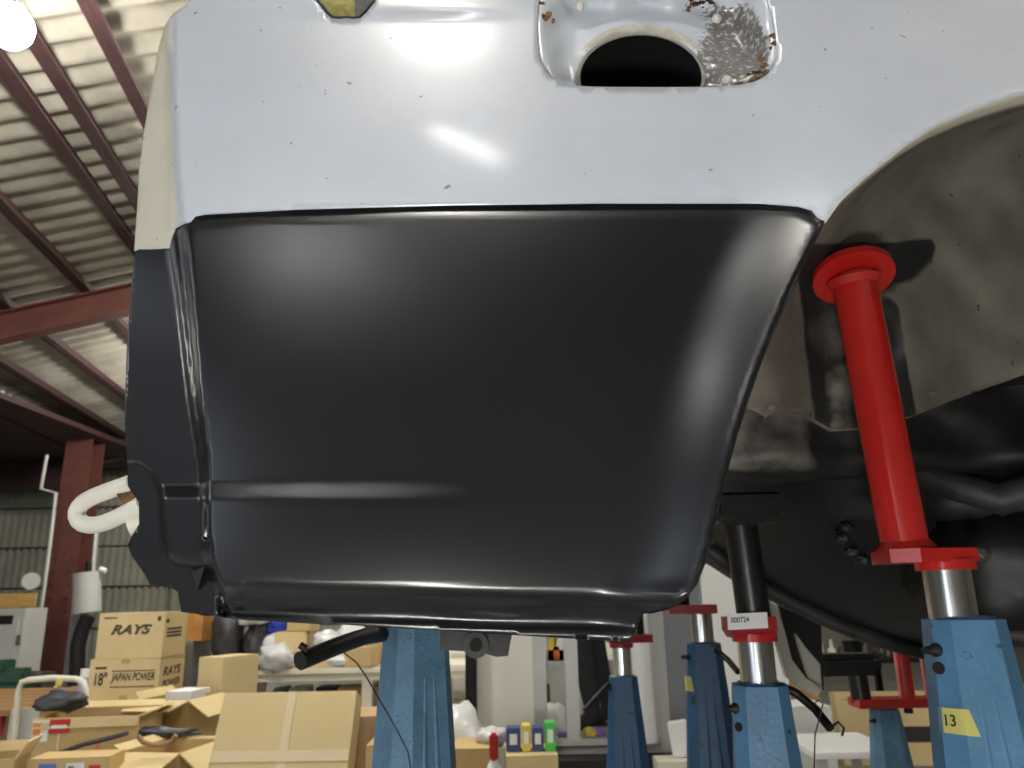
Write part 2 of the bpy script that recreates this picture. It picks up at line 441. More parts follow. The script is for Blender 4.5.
# white conduit on the column
cp = [(47, 455), (41, 489), (56, 493), (50, 545), (44, 590), (38, 628), (36, 640)]
o = B().tube([P(u, v, 9.85) for u, v in cp], .022, 8).build('conduit_pipe', M['conduit'])
tag(o, 'thin pale conduit pipe with two bends running down the red column', 'pipe')
cp = [(42, 617), (38, 632), (32, 643), (31, 660)]
o = B().tube([P(u, v, 9.8) for u, v in cp], .028, 8).build('drain_hose', M['conduit'])
tag(o, 'short grey hose hooked beside the foot of the red column', 'hose')

# ------------------------------------------------------------------ ceiling lamps
def bay_lamp(p, label, r=.13, power=None, roof_z=None):
    t = thing('bay_lamp', label, 'lamp', p, 'round bay lamps under the roof')
    p = Vector(p); n = 20
    def ring(rr, z): return [p+Vector((rr*math.cos(2*math.pi*k/n), rr*math.sin(2*math.pi*k/n), z)) for k in range(n)]
    B().loft([ring(r*.62, r*.86), ring(r*.5, r*1.3), ring(r*.3, r*1.7)], smooth=True).build('socket', M['greyp'], t)
    m_ = mat('glow%d' % int(power), (1, .965, .89, 1), .5, emit=power)
    B().loft([ring(r*math.sin(a), -r*math.cos(a)) for a in np.linspace(.12, 2.5, 12)], smooth=True).build('bulb', m_, t)
    B().tube([p+Vector((0, 0, r*1.7)), Vector((p.x, p.y, roof_z or p.z+.5))], .012, 8).build('hanger', M['steelredd'], t)
    return t
def roofz(x, y):
    t = Vector((x, y, 0)).dot(QD)-EX; return EZ+RS*t
lp = P(9, 26, 2.9)
bay_lamp(lp, 'glowing round bay lamp under the corrugated roof', .10, LAMP_POWER*1.25, roofz(lp.x, lp.y)-.05)
assert lp.z < roofz(lp.x, lp.y)
for i, (x, y, z) in enumerate([(-3.2, 8.6, 3.3), (-1.0, 4.6, 4.2), (-.27, -.58, 4.2), (3.4, -1.0, 4.6), (2.6, 3.5, 4.6), (-6.6, .4, 2.5)]):
    bay_lamp((x, y, z), ['round bay lamp deep in the hall over the cartons', 'round bay lamp high behind the car', 'round bay lamp above the quarter panel', 'round bay lamp over the right of the car', 'round bay lamp over the office partition', 'unseen round lamp added in the low side bay for streaks on the panel'][i], .13, LAMP_POWER*[1, 1, .5, .6, .9, .6][i], 3.1 if i == 5 else roofz(x, y)-.05)  # the side bay lamp is added to draw streaks on the panel step
def tube_lamp(p, L, rz, label, power):
    p = Vector(p); t = thing('tube_lamp', label, 'lamp', p, 'long tube lamps under the roof')
    B().box(p+Vector((0, 0, .05)), (L, .16, .05), rz=rz, bev=.01).build('housing', M['bright'], t)
    m_ = mat('tube%d' % int(power), (1, .985, .96, 1), .5, emit=power)
    B().box(p, (L-.04, .10, .05), rz=rz, bev=.02).build('diffuser', m_, t)
    d = Vector((math.cos(rz), math.sin(rz), 0))*L*.4
    for sgn in (-1, 1):
        q = p+d*sgn; B().tube([q+Vector((0, 0, .07)), Vector((q.x, q.y, roofz(q.x, q.y)-.05))], .008, 6).build('hanger', M['conduit'], t)
tube_lamp((-.2, -1.85, 4.2), .62, math.radians(-55), 'short tube lamp above and behind the viewer', 40)
tube_lamp((-1.9, -3.0, 4.0), 1.8, 0, 'long tube lamp over the left side aisle', 72)

# unseen tripod lamp added behind the viewer as frontal light for the wheel arch
WL = Vector((-.15, -.5, .32))
wk = thing('added_work_lamp', 'unseen low tripod work lamp added behind the viewer to light the wheel arch', 'lamp', (WL.x, WL.y, 0))
wd = (Vector((.5, 1.0, 1.2))-WL).normalized()
q_ = wd.to_track_quat('-Z', 'Y').to_matrix().to_4x4(); q_.translation = WL
def loc(b): bmesh.ops.transform(b.bm, matrix=q_, verts=b.bm.verts); return b
loc(B().box((0, 0, .035), (.24, .17, .05), bev=.01)).build('housing', M['blk'], wk)
loc(B().box((0, 0, .0), (.20, .13, .02), bev=.004)).build('lens', mat('work lamp lens', (1, .97, .92, 1), .5, emit=170), wk)
B().tube([(WL.x, WL.y-.06, .12), (WL.x, WL.y-.05, .28)], .014, 10).build('mast', M['blksteel'], wk)
for a in (.5, 2.6, 4.7): B().tube([(WL.x, WL.y-.06, .16), (WL.x+.2*math.cos(a), WL.y-.06+.2*math.sin(a), .01)], .01, 8).build('leg', M['blksteel'], wk)

# ------------------------------------------------------------------ THE CAR (rear right quarter, wheel side to the right)
car = thing('car', 'silver white car body raised on stands with a new black lower quarter panel', 'car', (.3, 1.4, .6))
prof = curve([(-260, .83), (-100, .715), (0, .655), (100, .624), (210, .606), (350, .594), (470, .591), (600, .594), (660, .60)])
arch_pts = [(1520, 620), (1500, 520), (1465, 420), (1415, 320), (1360, 232), (1300, 165), (1250, 118), (1200, 92), (1150, 81), (1100, 80), (1060, 85), (1024, 93), (980, 107), (940, 124), (910, 142), (880, 165), (860, 182), (840, 201), (826, 221)]
edge_pts = [(826, 219), (806, 258), (790, 292), (775, 328), (760, 365), (748, 400), (737, 435), (727, 470), (719, 505), (711, 540), (704, 565), (696, 585), (684, 600), (668, 609), (650, 613)]
edge_u = curve([(p[1], p[0]) for p in sorted(edge_pts, key=lambda q: q[1]) if p[1] < 601])
step_l = curve([(-300, 172), (20, 170), (220, 178), (300, 187), (400, 197), (470, 205), (500, 206), (560, 210), (600, 224), (660, 226)])
step_w = curve([(-300, 4), (0, 4), (120, 4.2), (180, 5), (225, 9), (300, 8), (400, 6), (480, 4), (660, 4)])
inner_line = [(120, 462), (138, 465), (150, 474), (159, 490), (161, 530), (166, 558), (174, 567), (208, 570)]
arch_all = edge_pts + arch_pts
def body(u, v):
    y = prof(v)
    s, wd = step_l(v), step_w(v)
    y += .006*max(0, (320-u)/150)**2 if u > s else .006*max(0, (320-s)/150)**2
    # pressed ledge that fades towards the wheel
    fade = (1-sst(380, 600, u))*sst(s-2, s+4, u)
    y -= .0044*fade*min(max((v-482)/17, 0), 1)*(1-sst(505, 680, v))
    # flare round the wheel arch
    d = edge_u(v)-u if v > 221 else 999
    if v < 240:
        d = min(d, polydist((u, v), arch_pts, False)) if u > 600 and v > -60 else d
    d = max(d, 0)
    y -= .024*max(0, 1-d/95)**1.55
    if d < 4: y += .0018*(1-d/4)**2
    # rear corner: multi step then the recessed bumper flange
    k = s-u
    if k > -wd:
        y += .022*sst(-wd, wd*.2, k) + .008*sst(wd*.5, wd*1.6, k)
        y += max(0, k-wd)*.00035
    return y
def in_outer(u, v):   # signed: >0 outside of the inner line (dark bumper flange)
    if u > 214 or v < 455: return -50
    best = polydist((u, v), inner_line, False)
    poly = [(110, 462)]+inner_line+[(240, 570), (240, 300), (110, 300)]
    return -best if inpoly((u, v), poly) else best
bot = curve([(100, 596), (222, 598), (400, 604), (560, 609), (650, 612), (700, 612)])
def black(u, v):
    y = body(u, v)
    # joggle under the white sheet
    top = np.interp(u, [190, 300, 450, 700, 800, 826], [216, 210, 206, 204, 208, 219])
    if u > step_l(v)+2: y += .0045*(1-sst(top+3, top+8, v)) + .0012
    else: y += .002
    s = step_l(v)
    d = in_outer(u, v)
    if d > -50:
        y += .016*sst(-5, 2, d)
    # ledge inside the bumper recess
    if u < s and d < 0: y += -.010*sst(484, 499, v)*(1-sst(552, 566, v))*sst(0, 4, -d)
    # roll under and hanging bottom flange
    bb = bot(u)
    y += sst(s-10, s+4, u)*(.026*sst(bb-16, bb+2, v) + .012*sst(bb+6, bb+12, v) - .006*sst(bb+14, bb+20, v))
    return y
white_out = [(173, 14), (167, 22), (163, 32), (158, 50), (152, 85), (144, 130), (139, 170), (137, 210), (134, 251), (139, 249), (150, 249), (169, 248), (171, 238), (175, 228), (183, 224), (190, 222), (195, 216), (205, 214), (300, 209), (450, 205), (600, 203), (760, 203), (798, 206), (812, 210), (817, 217), (826, 221)] + arch_pts[::-1][1:] + [(1560, 640), (1900, 660), (1900, -240), (250, -240), (215, -60), (200, -8), (185, 5)]
fuel = smoothloop([(538, -12), (538, 52), (546, 74), (568, 86), (620, 87), (700, 87), (745, 85), (768, 76), (777, 58), (776, 34), (766, -6), (756, -26), (560, -28)], 2)
ant = [(346+31*math.cos(a), -12+31*math.sin(a)+1.5*math.sin(7*a)) for a in np.linspace(0, 2*math.pi, 28, endpoint=False)]
def wdepth(u, v):
    y = body(u, v)
    ln = np.interp(u, [160, 200, 330, 540], [0, 4, 17, 20])
    if v < ln and u < 620: y -= min(.006, .0006*(ln-v))*(1-sst(420, 620, u))
    return y
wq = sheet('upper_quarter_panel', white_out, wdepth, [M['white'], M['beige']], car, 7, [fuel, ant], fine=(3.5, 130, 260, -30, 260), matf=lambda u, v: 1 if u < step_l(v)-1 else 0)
wq['label'] = 'silver white upper quarter sheet with fuel filler opening'
black_out = [(139, 244), (168, 243), (173, 222), (185, 216), (196, 206), (450, 198), (760, 196), (808, 201), (816, 213)] + edge_pts + [(643, 614), (640, 619), (634, 636), (628, 642), (560, 638), (450, 631), (380, 627), (300, 622), (240, 619), (181, 612), (179, 600), (178, 592), (170, 587), (150, 585), (145, 575), (131, 555), (128, 545), (131, 537), (139, 524), (139, 502), (131, 492), (128, 486), (127, 468), (125, 430), (125, 400), (127, 340), (131, 290), (135, 252)]
bq = sheet('lower_quarter_panel', black_out, black, [M['ecoat'], M['ecoat2']], car, 6, fine=(3, 120, 245, 236, 625), matf=None)
bq['label'] = 'matt black new lower quarter panel with pressed crease'
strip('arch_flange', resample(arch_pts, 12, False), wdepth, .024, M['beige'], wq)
strip('arch_flange', resample(edge_pts, 10, False), black, .016, M['ecoat2'], bq)
# stamped triangle on the rear flange
tri = [(192, 571), (205, 566), (197, 590)]
B().prism([P(u, v, black(u, v)-.0035) for u, v in tri], (0, .003, 0)).build('stamped_gusset', M['ecoat'], bq)
# --- fuel filler recess
def rec(u, v):
    base = body(u, min(v, 60))+.002
    d = polydist((u, v), fuel) if inpoly((u, v), fuel) else 0
    if d == 0: return max(wdepth(u, v), base)+.0015+.0006*min(8, polydist((u, v), fuel))
    y = base + .045*sst(0, 40, d)
    e = math.hypot((u-641)/64, (v-78)/46)
    y = y*sst(1.0, 1.5, e) + (base+.034)*(1-sst(1.0, 1.5, e))
    y += .004*math.sin(u*.11)*math.sin(v*.13+1)*sst(1.3, 1.7, e)
    return y
frame_o = smoothloop([(524, -40), (526, 60), (540, 92), (580, 100), (700, 100), (755, 98), (786, 80), (790, 40), (776, -20), (760, -44), (556, -46)], 2)
ell = [(641+64*math.cos(a), 78+46*math.sin(a)) for a in np.linspace(0, 2*math.pi, 40, endpoint=False)]
ell = [(u, min(v, 94)) for u, v in ell]
wg = mat('white paint grimed', srgb(206, 212, 221), .32, noise=.08, nscale=7, coat=.4); masked(wg, srgb(112, 107, 100), .8, 190, 1.5)
rm = sheet('fuel_filler_recess', frame_o, rec, wg, car, 4, [ell],
           coat=lambda u, v: .66*sst(684, 712, u+(v-40)*.4)*sst(-6, 14, v)*(1-sst(764, 778, u+max(0, 40-v)*.5))+.42*max(0, 1-math.hypot((u-692)/34, (v-4)/22)))
c0 = P(641, 74, rec(641, 30)); ring = [P(u, v, rec(641, 30)+.001) for u, v in ell if v < 94]
bm = bmesh.new()
B().tube([P(641+66*math.cos(a), 78+48*math.sin(a), rec(641, 30)-.001) for a in np.linspace(math.pi*.93, 2.07*math.pi, 30)], .0055, 8).build('sealant_bead', M['rubberseal'], rm)
B().loft([[P(641+63*math.cos(a), 78+45*math.sin(a), rec(641, 30)+.001)+Vector((0, d, d*.15)) for a in np.linspace(0, 2*math.pi, 40, endpoint=False)] for d in (0, .05, .11)], cap=False, smooth=True).build('filler_neck', M['hole'], rm)
B().prism([P(641+66*math.cos(a), 78+48*math.sin(a), rec(641, 30))+Vector((0, .11, .016)) for a in np.linspace(0, 2*math.pi, 30, endpoint=False)], (0, .002, 0)).build('neck_end', M['hole'], rm)
for (u, v, r) in ((716, 20, .005), (726, 82, .005), (580, 7, .0045)):
    p = P(u, v, rec(u, v)); B().tube([p+Vector((0, .004, 0)), p-Vector((0, .004, 0)), p-Vector((0, .0065, 0))], [r, r, r*.5], 12).build('screw', M['hookw'], rm)
rr_ = random.Random(5); ci = 0
for (cu, cv, su, sv, n_) in ((768, 66, 7, 9, 9), (752, 74, 10, 4, 6), (690, 3, 9, 7, 9), (706, -2, 8, 5, 5), (545, 17, 4, 7, 6), (774, 48, 2, 8, 4)):
    for k in range(n_):
        u, v = cu+rr_.gauss(0, su*.6), cv+rr_.gauss(0, sv*.6); d = rr_.uniform(.004, .008); ci += 1
        if inpoly((u, v), fuel): B().blob(P(u, v, rec(u, v)+.0005), (d*1.3, d*.4, d), ci, .7, sub=2).build('rust_clump', M['rust'], rm)
# --- taped hole at the top
def rd(u, v): return wdepth(u, v)+.004
ao = [(346+36*math.cos(a), -12+36*math.sin(a)) for a in np.linspace(0, 2*math.pi, 28, endpoint=False)]
tp = sheet('taped_hole', ao, rd, [M['ytape'], M['dust']], car, 5, matf=lambda u, v: 1 if u > 353+v*.2 else 0)
B().tube([P(u, v, wdepth(u, v)+.0005) for u, v in ant+ant[:1]], .0016, 6, cap=False).build('torn_edge', M['under'], tp)
# --- tow hook
hk = [(146, 478), (128, 484), (108, 491), (90, 498), (80, 505), (76, 514), (80, 523), (92, 526), (108, 522), (124, 514), (140, 505), (150, 499)]
hook = B().tube([P(u, v, .74+.0003*(150-u)) for u, v in smoothloop(hk, 1)[1:-3]], .0082, 14).build('tow_hook', M['hookw'], car)
B().prism([P(u, v, .745) for u, v in ((116, 494), (150, 484), (160, 520), (128, 520), (124, 505))], (0, .03, 0)).build('hook_bracket', M['rust'], hook)
B().tube([P(128, 524, .75), P(170, 510, .76)], .013, 12).build('bracket_tube', M['hookw'], hook)
# --- wheelhouse
arch_v = curve([(700, 300), (760, 300), (800, 240), (826, 221), (860, 182), (910, 142), (980, 107), (1024, 93), (1100, 80), (1200, 90), (1300, 165), (1415, 320), (1500, 420)])
def house(u, v):
    dv = v-arch_v(u)
    y = .63+.47*(1-math.exp(-max(dv+14, 0)/34)) + .0003*max(dv-120, 0)
    y += .05*math.exp(-((u-905)/42)**2)*-1*sst(220, 320, v)
    y += .03*math.exp(-((u-830)/30)**2)*sst(250, 300, v)
    y += .007*math.sin(u*.045+v*.02)+.005*math.sin(v*.06-u*.03)+.003*math.sin(u*.11+2)*math.sin(v*.09)
    if u < 812: y -= .06*sst(812, 770, u)*sst(280, 330, v)
    return y
hs_out = [(560, 320), (560, 400), (716, 400), (735, 404), (755, 411), (765, 417), (775, 411), (790, 412), (808, 416), (832, 430), (862, 428), (912, 416), (960, 397), (1024, 374), (1100, 350), (1290, 330), (1440, 380), (1470, 400)] + [(u, v-9) for u, v in arch_pts[3:]] + [(800, 236), (760, 270)]
def paint_and_shadow(u, v):  # black overspray plus shadows of disc and tube put into the colour
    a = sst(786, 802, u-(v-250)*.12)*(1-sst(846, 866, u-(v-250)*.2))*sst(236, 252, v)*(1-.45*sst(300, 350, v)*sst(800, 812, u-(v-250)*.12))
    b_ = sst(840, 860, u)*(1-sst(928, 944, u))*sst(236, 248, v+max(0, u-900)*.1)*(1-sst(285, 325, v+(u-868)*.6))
    c_ = sst(868, 880, u-(v-280)*.17)*(1-sst(886, 900, u-(v-280)*.17))*sst(286, 310, v)  # strip right of the red tube, partly its painted shadow
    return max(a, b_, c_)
hz = sheet('wheelhouse', hs_out, house, M['house'], car, 7, coat=paint_and_shadow)
for (u, v) in ((770, 409), (1014, 364), (930, 395)):
    p = P(u, v, house(u, v)); B().tube([p+Vector((0, .004, 0)), p-Vector((0, .006, 0))], .0055, 8).build('rivet', M['house'], hz)
strip('sheet_lip', resample(hs_out[5:15], 10, False), house, .012, M['house'], hz)
# --- underbody
def pbox(b, u0, v0, u1, v1, Y, dy, **k):
    p, q = P(u0, v0, Y), P(u1, v1, Y); c = (p+q)/2
    return b.box((c.x, Y+dy/2, c.z), (abs(q.x-p.x), dy, abs(q.z-p.z)), **k)
def rail(u, v): return 1.19+.0011*max(0, v-430)*(-.3)+.012*math.sin(u*.05)*math.sin(v*.08)+.05*sst(455, 485, v)
ro = [(540, 390), (760, 392), (860, 400), (960, 380), (1120, 330), (1120, 470), (1000, 476), (930, 470), (870, 478), (800, 482), (770, 490), (725, 492), (540, 490)]
rl = mat('rail grey', srgb(122, 117, 110), .55, col2=srgb(56, 54, 52), nscale=9, bump=.5, bscale=30); masked(rl, srgb(17, 18, 20), .5, 16, .8)
sheet('chassis_rail', ro, rail, rl, car, 8, coat=lambda u, v: max(sst(770, 850, u), sst(455, 485, v)))
pbox(B(), 712, 488, 792, 520, 1.28, .16, bev=.012).build('jacking_bracket', M['under'], car)
# spare wheel well: a pressed bowl
wc = P(960, 560, 1.82); wc.y = 1.82; nb = 48
zb = wc.z+.82-P(960, 560, 1.82).z + (P(930, 655, 1.80).z-.82)
def wr(r, z): return [Vector((wc.x+r*math.cos(a), wc.y+r*math.sin(a), z)) for a in np.linspace(0, 2*math.pi, nb, endpoint=False)]
well = B().loft([wr(.64, 1.29), wr(.63, zb+.27)]+[wr(r, zb+.66*r*r) for r in (.61, .57, .52, .46, .40, .33, .26, .18, .10, .03)], smooth=True).build('spare_wheel_well', M['under'], car)
B().tube([Vector((wc.x-r, wc.y-.10, zb+.66*r*r-.004)) for r in np.linspace(.60, .12, 14)], .017, 10).build('well_strap', M['under2'], well)
for (u, v, Y) in ((842, 538, 1.37), (852, 552, 1.37), (862, 560, 1.37), (846, 528, 1.38)):
    B().blob(P(u, v, Y), (.024, .024, .02), u, .4).build('drain_plug', M['under2'], well)
q = [(833, 512), (850, 499), (880, 510), (868, 524), (836, 532)]
B().prism([P(u, v, 1.40) for u, v in q], (0, .05, .01)).build('well_stiffener', M['under'], well)
# floor pan above everything
def pan(u, v): return 1.12+.004*(v-400)*.4+.02*math.sin(u*.02)
B().box((.95, 1.78, 1.27), (1.5, 1.2, .02)).build('floor_pan', M['under'], car)
B().box((.55, 2.48, 1.17), (1.9, .03, .26)).build('far_sill', M['under'], car)
b = B(); b.tube([P(1100, 470, 1.15), P(1000, 500, 1.2), P(935, 480, 1.25), P(900, 450, 1.3)], .025, 10); b.build('brake_pipe_guard', M['under2'], car)
pbox(B(), 925, 480, 985, 540, 1.3, .03, ry=.55, bev=.006).build('ribbed_brace', M['under2'], car)
B().blob(P(1010, 560, 1.35), (.35, .3, .24), 3, .25).build('fuel_tank', M['under'], car)
B().tube([P(1080, 640, 1.3), P(1000, 632, 1.3), P(960, 660, 1.4)], .022, 10).build('exhaust_pipe', M['under2'], car)
p = P(982, 553, 1.15); B().blob(p, (.022, .022, .022), 5, .5).build('exhaust_bolt', M['parts'], car)
pbox(B(), 818, 655, 886, 676, 2.5, .10, bev=.02).build('rear_valance', M['under'], car)
# wing of the body hidden behind the panel: rear end and far side
pr = P(140, 300, .72)
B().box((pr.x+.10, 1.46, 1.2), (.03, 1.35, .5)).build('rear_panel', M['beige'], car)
B().box((pr.x+.29, 1.45, 1.42), (.5, 1.4, .02)).build('boot_floor', M['under'], car)
fb = P(482, 640, 1.05)
bk = [(440, 628), (515, 632), (508, 656), (496, 657), (480, 652), (440, 650)]
bo = B().prism([P(u, v-(14 if v < 640 else 0), 1.02) for u, v in bk], (0, .05, 0)).build('tow_bracket', M['under'], car)
pp = P(476, 645, 1.018); B().tube([pp, pp-Vector((0, .004, 0))], .016, 18).build('bracket_washer', M['under2'], bo)
B().tube([pp, pp-Vector((0, .006, 0))], .008, 14).build('bracket_hole', M['hole'], bo)
# cream torn arch of the far quarter panel
fo = [(768, 600), (776, 605), (785, 632), (792, 660), (806, 678), (822, 690), (818, 696), (802, 690), (786, 676), (778, 648), (770, 622)]
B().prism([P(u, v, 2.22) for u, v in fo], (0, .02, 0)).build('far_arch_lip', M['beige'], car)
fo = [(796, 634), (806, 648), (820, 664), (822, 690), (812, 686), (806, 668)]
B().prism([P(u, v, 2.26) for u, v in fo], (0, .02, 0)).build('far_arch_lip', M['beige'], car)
B().prism([P(u, v, 2.28) for u, v in ((778, 600), (820, 600), (824, 690), (806, 684), (790, 655))], (0, .02, 0)).build('far_arch_liner', M['under'], car)

# ------------------------------------------------------------------ jack stands
def octa(cx, cy, z, h, ch=.42):
    c = h*ch; return [Vector((cx+x, cy+y, z)) for x, y in ((-h+c, -h), (h-c, -h), (h, -h+c), (h, h-c), (h-c, h), (-h+c, h), (-h, h-c), (-h, -h+c))]
def rot_ring(ring, cx, cy, a): 
    c, s_ = math.cos(a), math.sin(a); return [Vector((cx+(p.x-cx)*c-(p.y-cy)*s_, cy+(p.x-cx)*s_+(p.y-cy)*c, p.z)) for p in ring]
def stand(u, v, Y, topw, label, mblue, plate_v, rz=0, plate=(.11, .07), rdx=0, hand=None, pin=True, mred='red', baseh=.15, lever=None):
    top = P(u, v, Y); h = topw/2; t = thing('jack_stand', label, 'jack stand', (top.x, Y, 0), 'blue jack stands')
    R = lambda z, hh: rot_ring(octa(top.x, Y, z, hh), top.x, Y, rz)
    zt = top.z; fl = h+.055
    b = B().loft([R(.03, fl), R(zt*.5, h+(fl-h)*.5), R(zt, h)])
    # pressed rib on the front faces
    col = b.build('tower', mblue, t)
    B().box((top.x, Y, .015), (fl*2.8, fl*2.8, .03), rz=rz, bev=.006).build('base_plate', mblue, t)
    rb = B(); d = Vector((math.sin(rz), -math.cos(rz), 0))
    z0, z1 = zt*.25, zt-.09
    f0 = h+(fl-h)*.75-.004; f1 = h+(fl-h)*.09-.003
    for sx in (-.35, .35):
        s0 = Vector((math.cos(rz), math.sin(rz), 0))
        rb.tube([Vector((top.x, Y, z1))+d*(f1-.0)+s0*sx*h*.5, Vector((top.x, Y, z0))+d*f0+s0*sx*f0*.9], [.004, .012], 8)
    rb.build('pressed_rib', mblue, t)
    zp = P(u, plate_v, Y).z
    B().tube([(top.x+rdx, Y, zt-.05), (top.x+rdx, Y, zp)], h*.68, 28).build('ram', M['chrome'], t)
    B().loft([rot_ring(octa(top.x, Y, z, h*.72*k), top.x, Y, rz) for z, k in ((zt-.001, 1.2), (zt+.004, 1.05))]).build('collar', mblue, t)
    pw, ph = plate
    B().tube([(top.x+rdx, Y, zp-.005), (top.x+rdx, Y, zp+.008)], h*.86, 20).build('weld_boss', M[mred], t)
    if pin:
        dd = Vector((-math.cos(rz), -math.sin(rz), 0)); sd = Vector((math.sin(rz), -math.cos(rz), 0))
        pp = Vector((top.x, Y, zt-.035))+dd*h*.92+sd*h*.62
        nd = (dd*.75+sd*.45).normalized()
        B().tube([pp-nd*.01, pp+nd*h*.16, pp+nd*h*.2, pp+nd*h*.55], [h*.2, h*.2, h*.14, h*.10], 12).build('lock_pin', M['blk'], t)
    if lever:
        B().tube([P(a, b_, yy) for a, b_, yy in lever], h*.17 if h < .06 else .011, 10).build('lever', M['blksteel'], t)
    return t, top, zp
# stand with the red extension tube and masking tape number
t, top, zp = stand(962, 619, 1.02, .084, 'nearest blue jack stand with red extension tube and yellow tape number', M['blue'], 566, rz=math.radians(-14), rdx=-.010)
pl = [(875, 552), (884, 545), (918, 541), (974, 547), (975, 558), (930, 568), (878, 562)]
zl = P(925, 563, 1.02).z
pts = [PZ(u, v, zl) for u, v in ((875, 560), (902, 566), (974, 557))]
c = Vector((P(924, 556, 1.02).x, 1.02, zl))
poly = [c+Vector(q) for q in ((-.056, -.026, 0), (-.026, -.044, 0), (.056, -.024, 0), (.060, .035, 0), (-.046, .05, 0))]
B().prism(poly, (0, 0, .017)).build('top_plate', M['red'], t)
tb, tt = P(906, 550, 1.02), P(853, 276, 1.0)
tube = B().tube([tb, tt], .0295, 28).build('extension_tube', M['red'], t)
ax = (tt-tb).normalized()
da = Vector((.06, .34, .94)).normalized()
B().tube([tt-da*.005, tt+da*.005], .054, 40).build('pad_disc', M['red'], t)
B().tube([tt+da*.005, tt+da*.02], .046, 30).build('pad_back', M['under'], t)
wb_ = [tb+ax*.002, tb+ax*.012]; B().tube(wb_, [.038, .030], 28).build('weld_bead', M['red'], t)
B().tube([tt-ax*.006, tt-ax*.016], [.037, .030], 28).build('weld_bead', M['red'], t)
PINHOLES = [(t, top, .042, .097, math.radians(-14), 939, 668, .0075)]
# masking tape with 13 on the tower front-left chamfer
def tower_pt(u, v, top, h, fl, rz, push=.0016):
    # intersect the pixel's ray with the tapered tower faces
    d = ray(u, v); best = None
    zt = top.z
    A = R_rings = None
    lv = [(.03, fl), (zt*.5, h+(fl-h)*.5), (zt, h)]
    rr = [rot_ring(octa(top.x, top.y, z, hh), top.x, top.y, rz) for z, hh in lv]
    from mathutils.geometry import intersect_ray_tri
    for a, b in zip(rr, rr[1:]):
        for k in range(8):
            q = [a[k], a[(k+1) % 8], b[(k+1) % 8], b[k]]
            for tri in ((q[0], q[1], q[2]), (q[0], q[2], q[3])):
                x = intersect_ray_tri(*tri, d, CAM, True)
                if x and (best is None or (x-CAM).length < (best-CAM).length): best = x
    return best-d.normalized()*push if best else P(u, v, top.y-h)
T13 = (top, .042, .097, math.radians(-14))
bm = bmesh.new(); rows = []
for j in range(5):
    row = []
    for i in range(9):
        a, b_ = i/8, j/4
        u = 938+a*(973-938)+b_*(2+2*a); v = 707+b_*25+a*(3+b_*2)
        if i == 8: u += -4+8*b_
        row.append(bm.verts.new(tower_pt(u, v, *T13)))
    rows.append(row)
for a, b_ in zip(rows, rows[1:]):
    for i in range(8): bm.faces.new([a[i], b_[i], b_[i+1], a[i+1]])
me = bpy.data.meshes.new('tape_label'); bm.to_mesh(me); bm.free(); tl = link('tape_label', me, M['masktape'], t)
o0, o1, o2 = tower_pt(946, 726, *T13, .003), tower_pt(958, 727, *T13, .003), tower_pt(944.5, 714, *T13, .003)
text_mesh('13', (o2-o0).length, 'tape_number', M['ink'], tl, o0, o1-o0, o2-o0, depth=.0004, width=(o1-o0).length*.9)

# centre stand: black tube, label plate
t, top, zp = stand(759, 684, 1.40, .088, 'blue jack stand with black post and numbered label plate', M['blue'], 638, rz=math.radians(-12), lever=[(780, 686, 1.42), (796, 693, 1.41), (815, 709, 1.40), (830, 728, 1.36)])
c = Vector((P(750, 640, 1.40).x, 1.40, P(754, 637, 1.40).z))
poly = [(-.040, -.035), (.038, -.035), (.038, .035), (-.038, .035)]
rr = [[c+Vector((x*k, y*k, z)) for x, y in poly] for z, k in ((0, .85), (.012, 1), (.034, 1))]
pt = B().loft(rr).build('top_plate', M['red2'], t)
y_ = 1.40-.037
p0, p1, p2 = P(728, 630, y_), P(767, 627, y_), P(728, 614, y_)
B().prism([P(728, 630, y_), P(768, 628, y_), P(767, 612, y_), P(727, 614, y_)], (0, -.001, 0)).build('serial_label', M['wtape'], pt)
text_mesh('000724', .009, 'serial_number', M['ink'], pt, P(731, 623, y_-.0013), (1, 0, .03), (0, 0, 1), width=.031, depth=.0005)
B().tube([P(756, 632, 1.40), P(737, 500, 1.38)], .0285, 22).build('post', M['blksteel'], t)
B().tube([(t.location.x, 1.40, zp+.02), (t.location.x, 1.40, zp+.036)], .032, 22).build('post_foot', M['blksteel'], t)
PINHOLES.append((t, top, .044, .099, math.radians(-12), 739, 727, .0075))
for t_, top_, h_, f_, r_, u_, v_, rad_ in PINHOLES:
    q = tower_pt(u_, v_, top_, h_, f_, r_, 0); nd = Vector((-.75, -.66, 0)); B().tube([q-nd*.01, q+nd*.0015], rad_, 16).build('pin_hole', M['hole'], t_)
# wires from the lever
o = B().tube([P(830, 728, 1.36), P(838, 722, 1.36), P(844, 728, 1.36), P(842, 736, 1.36)], .0022, 6).build('lever_clip', M['blk'], t)
B().tube([P(812, 706, 1.37), P(818, 700, 1.36), P(823, 704, 1.36), P(815, 735, 1.37), P(814, 780, 1.38)], .0012, 6).build('wire', M['blk'], t)

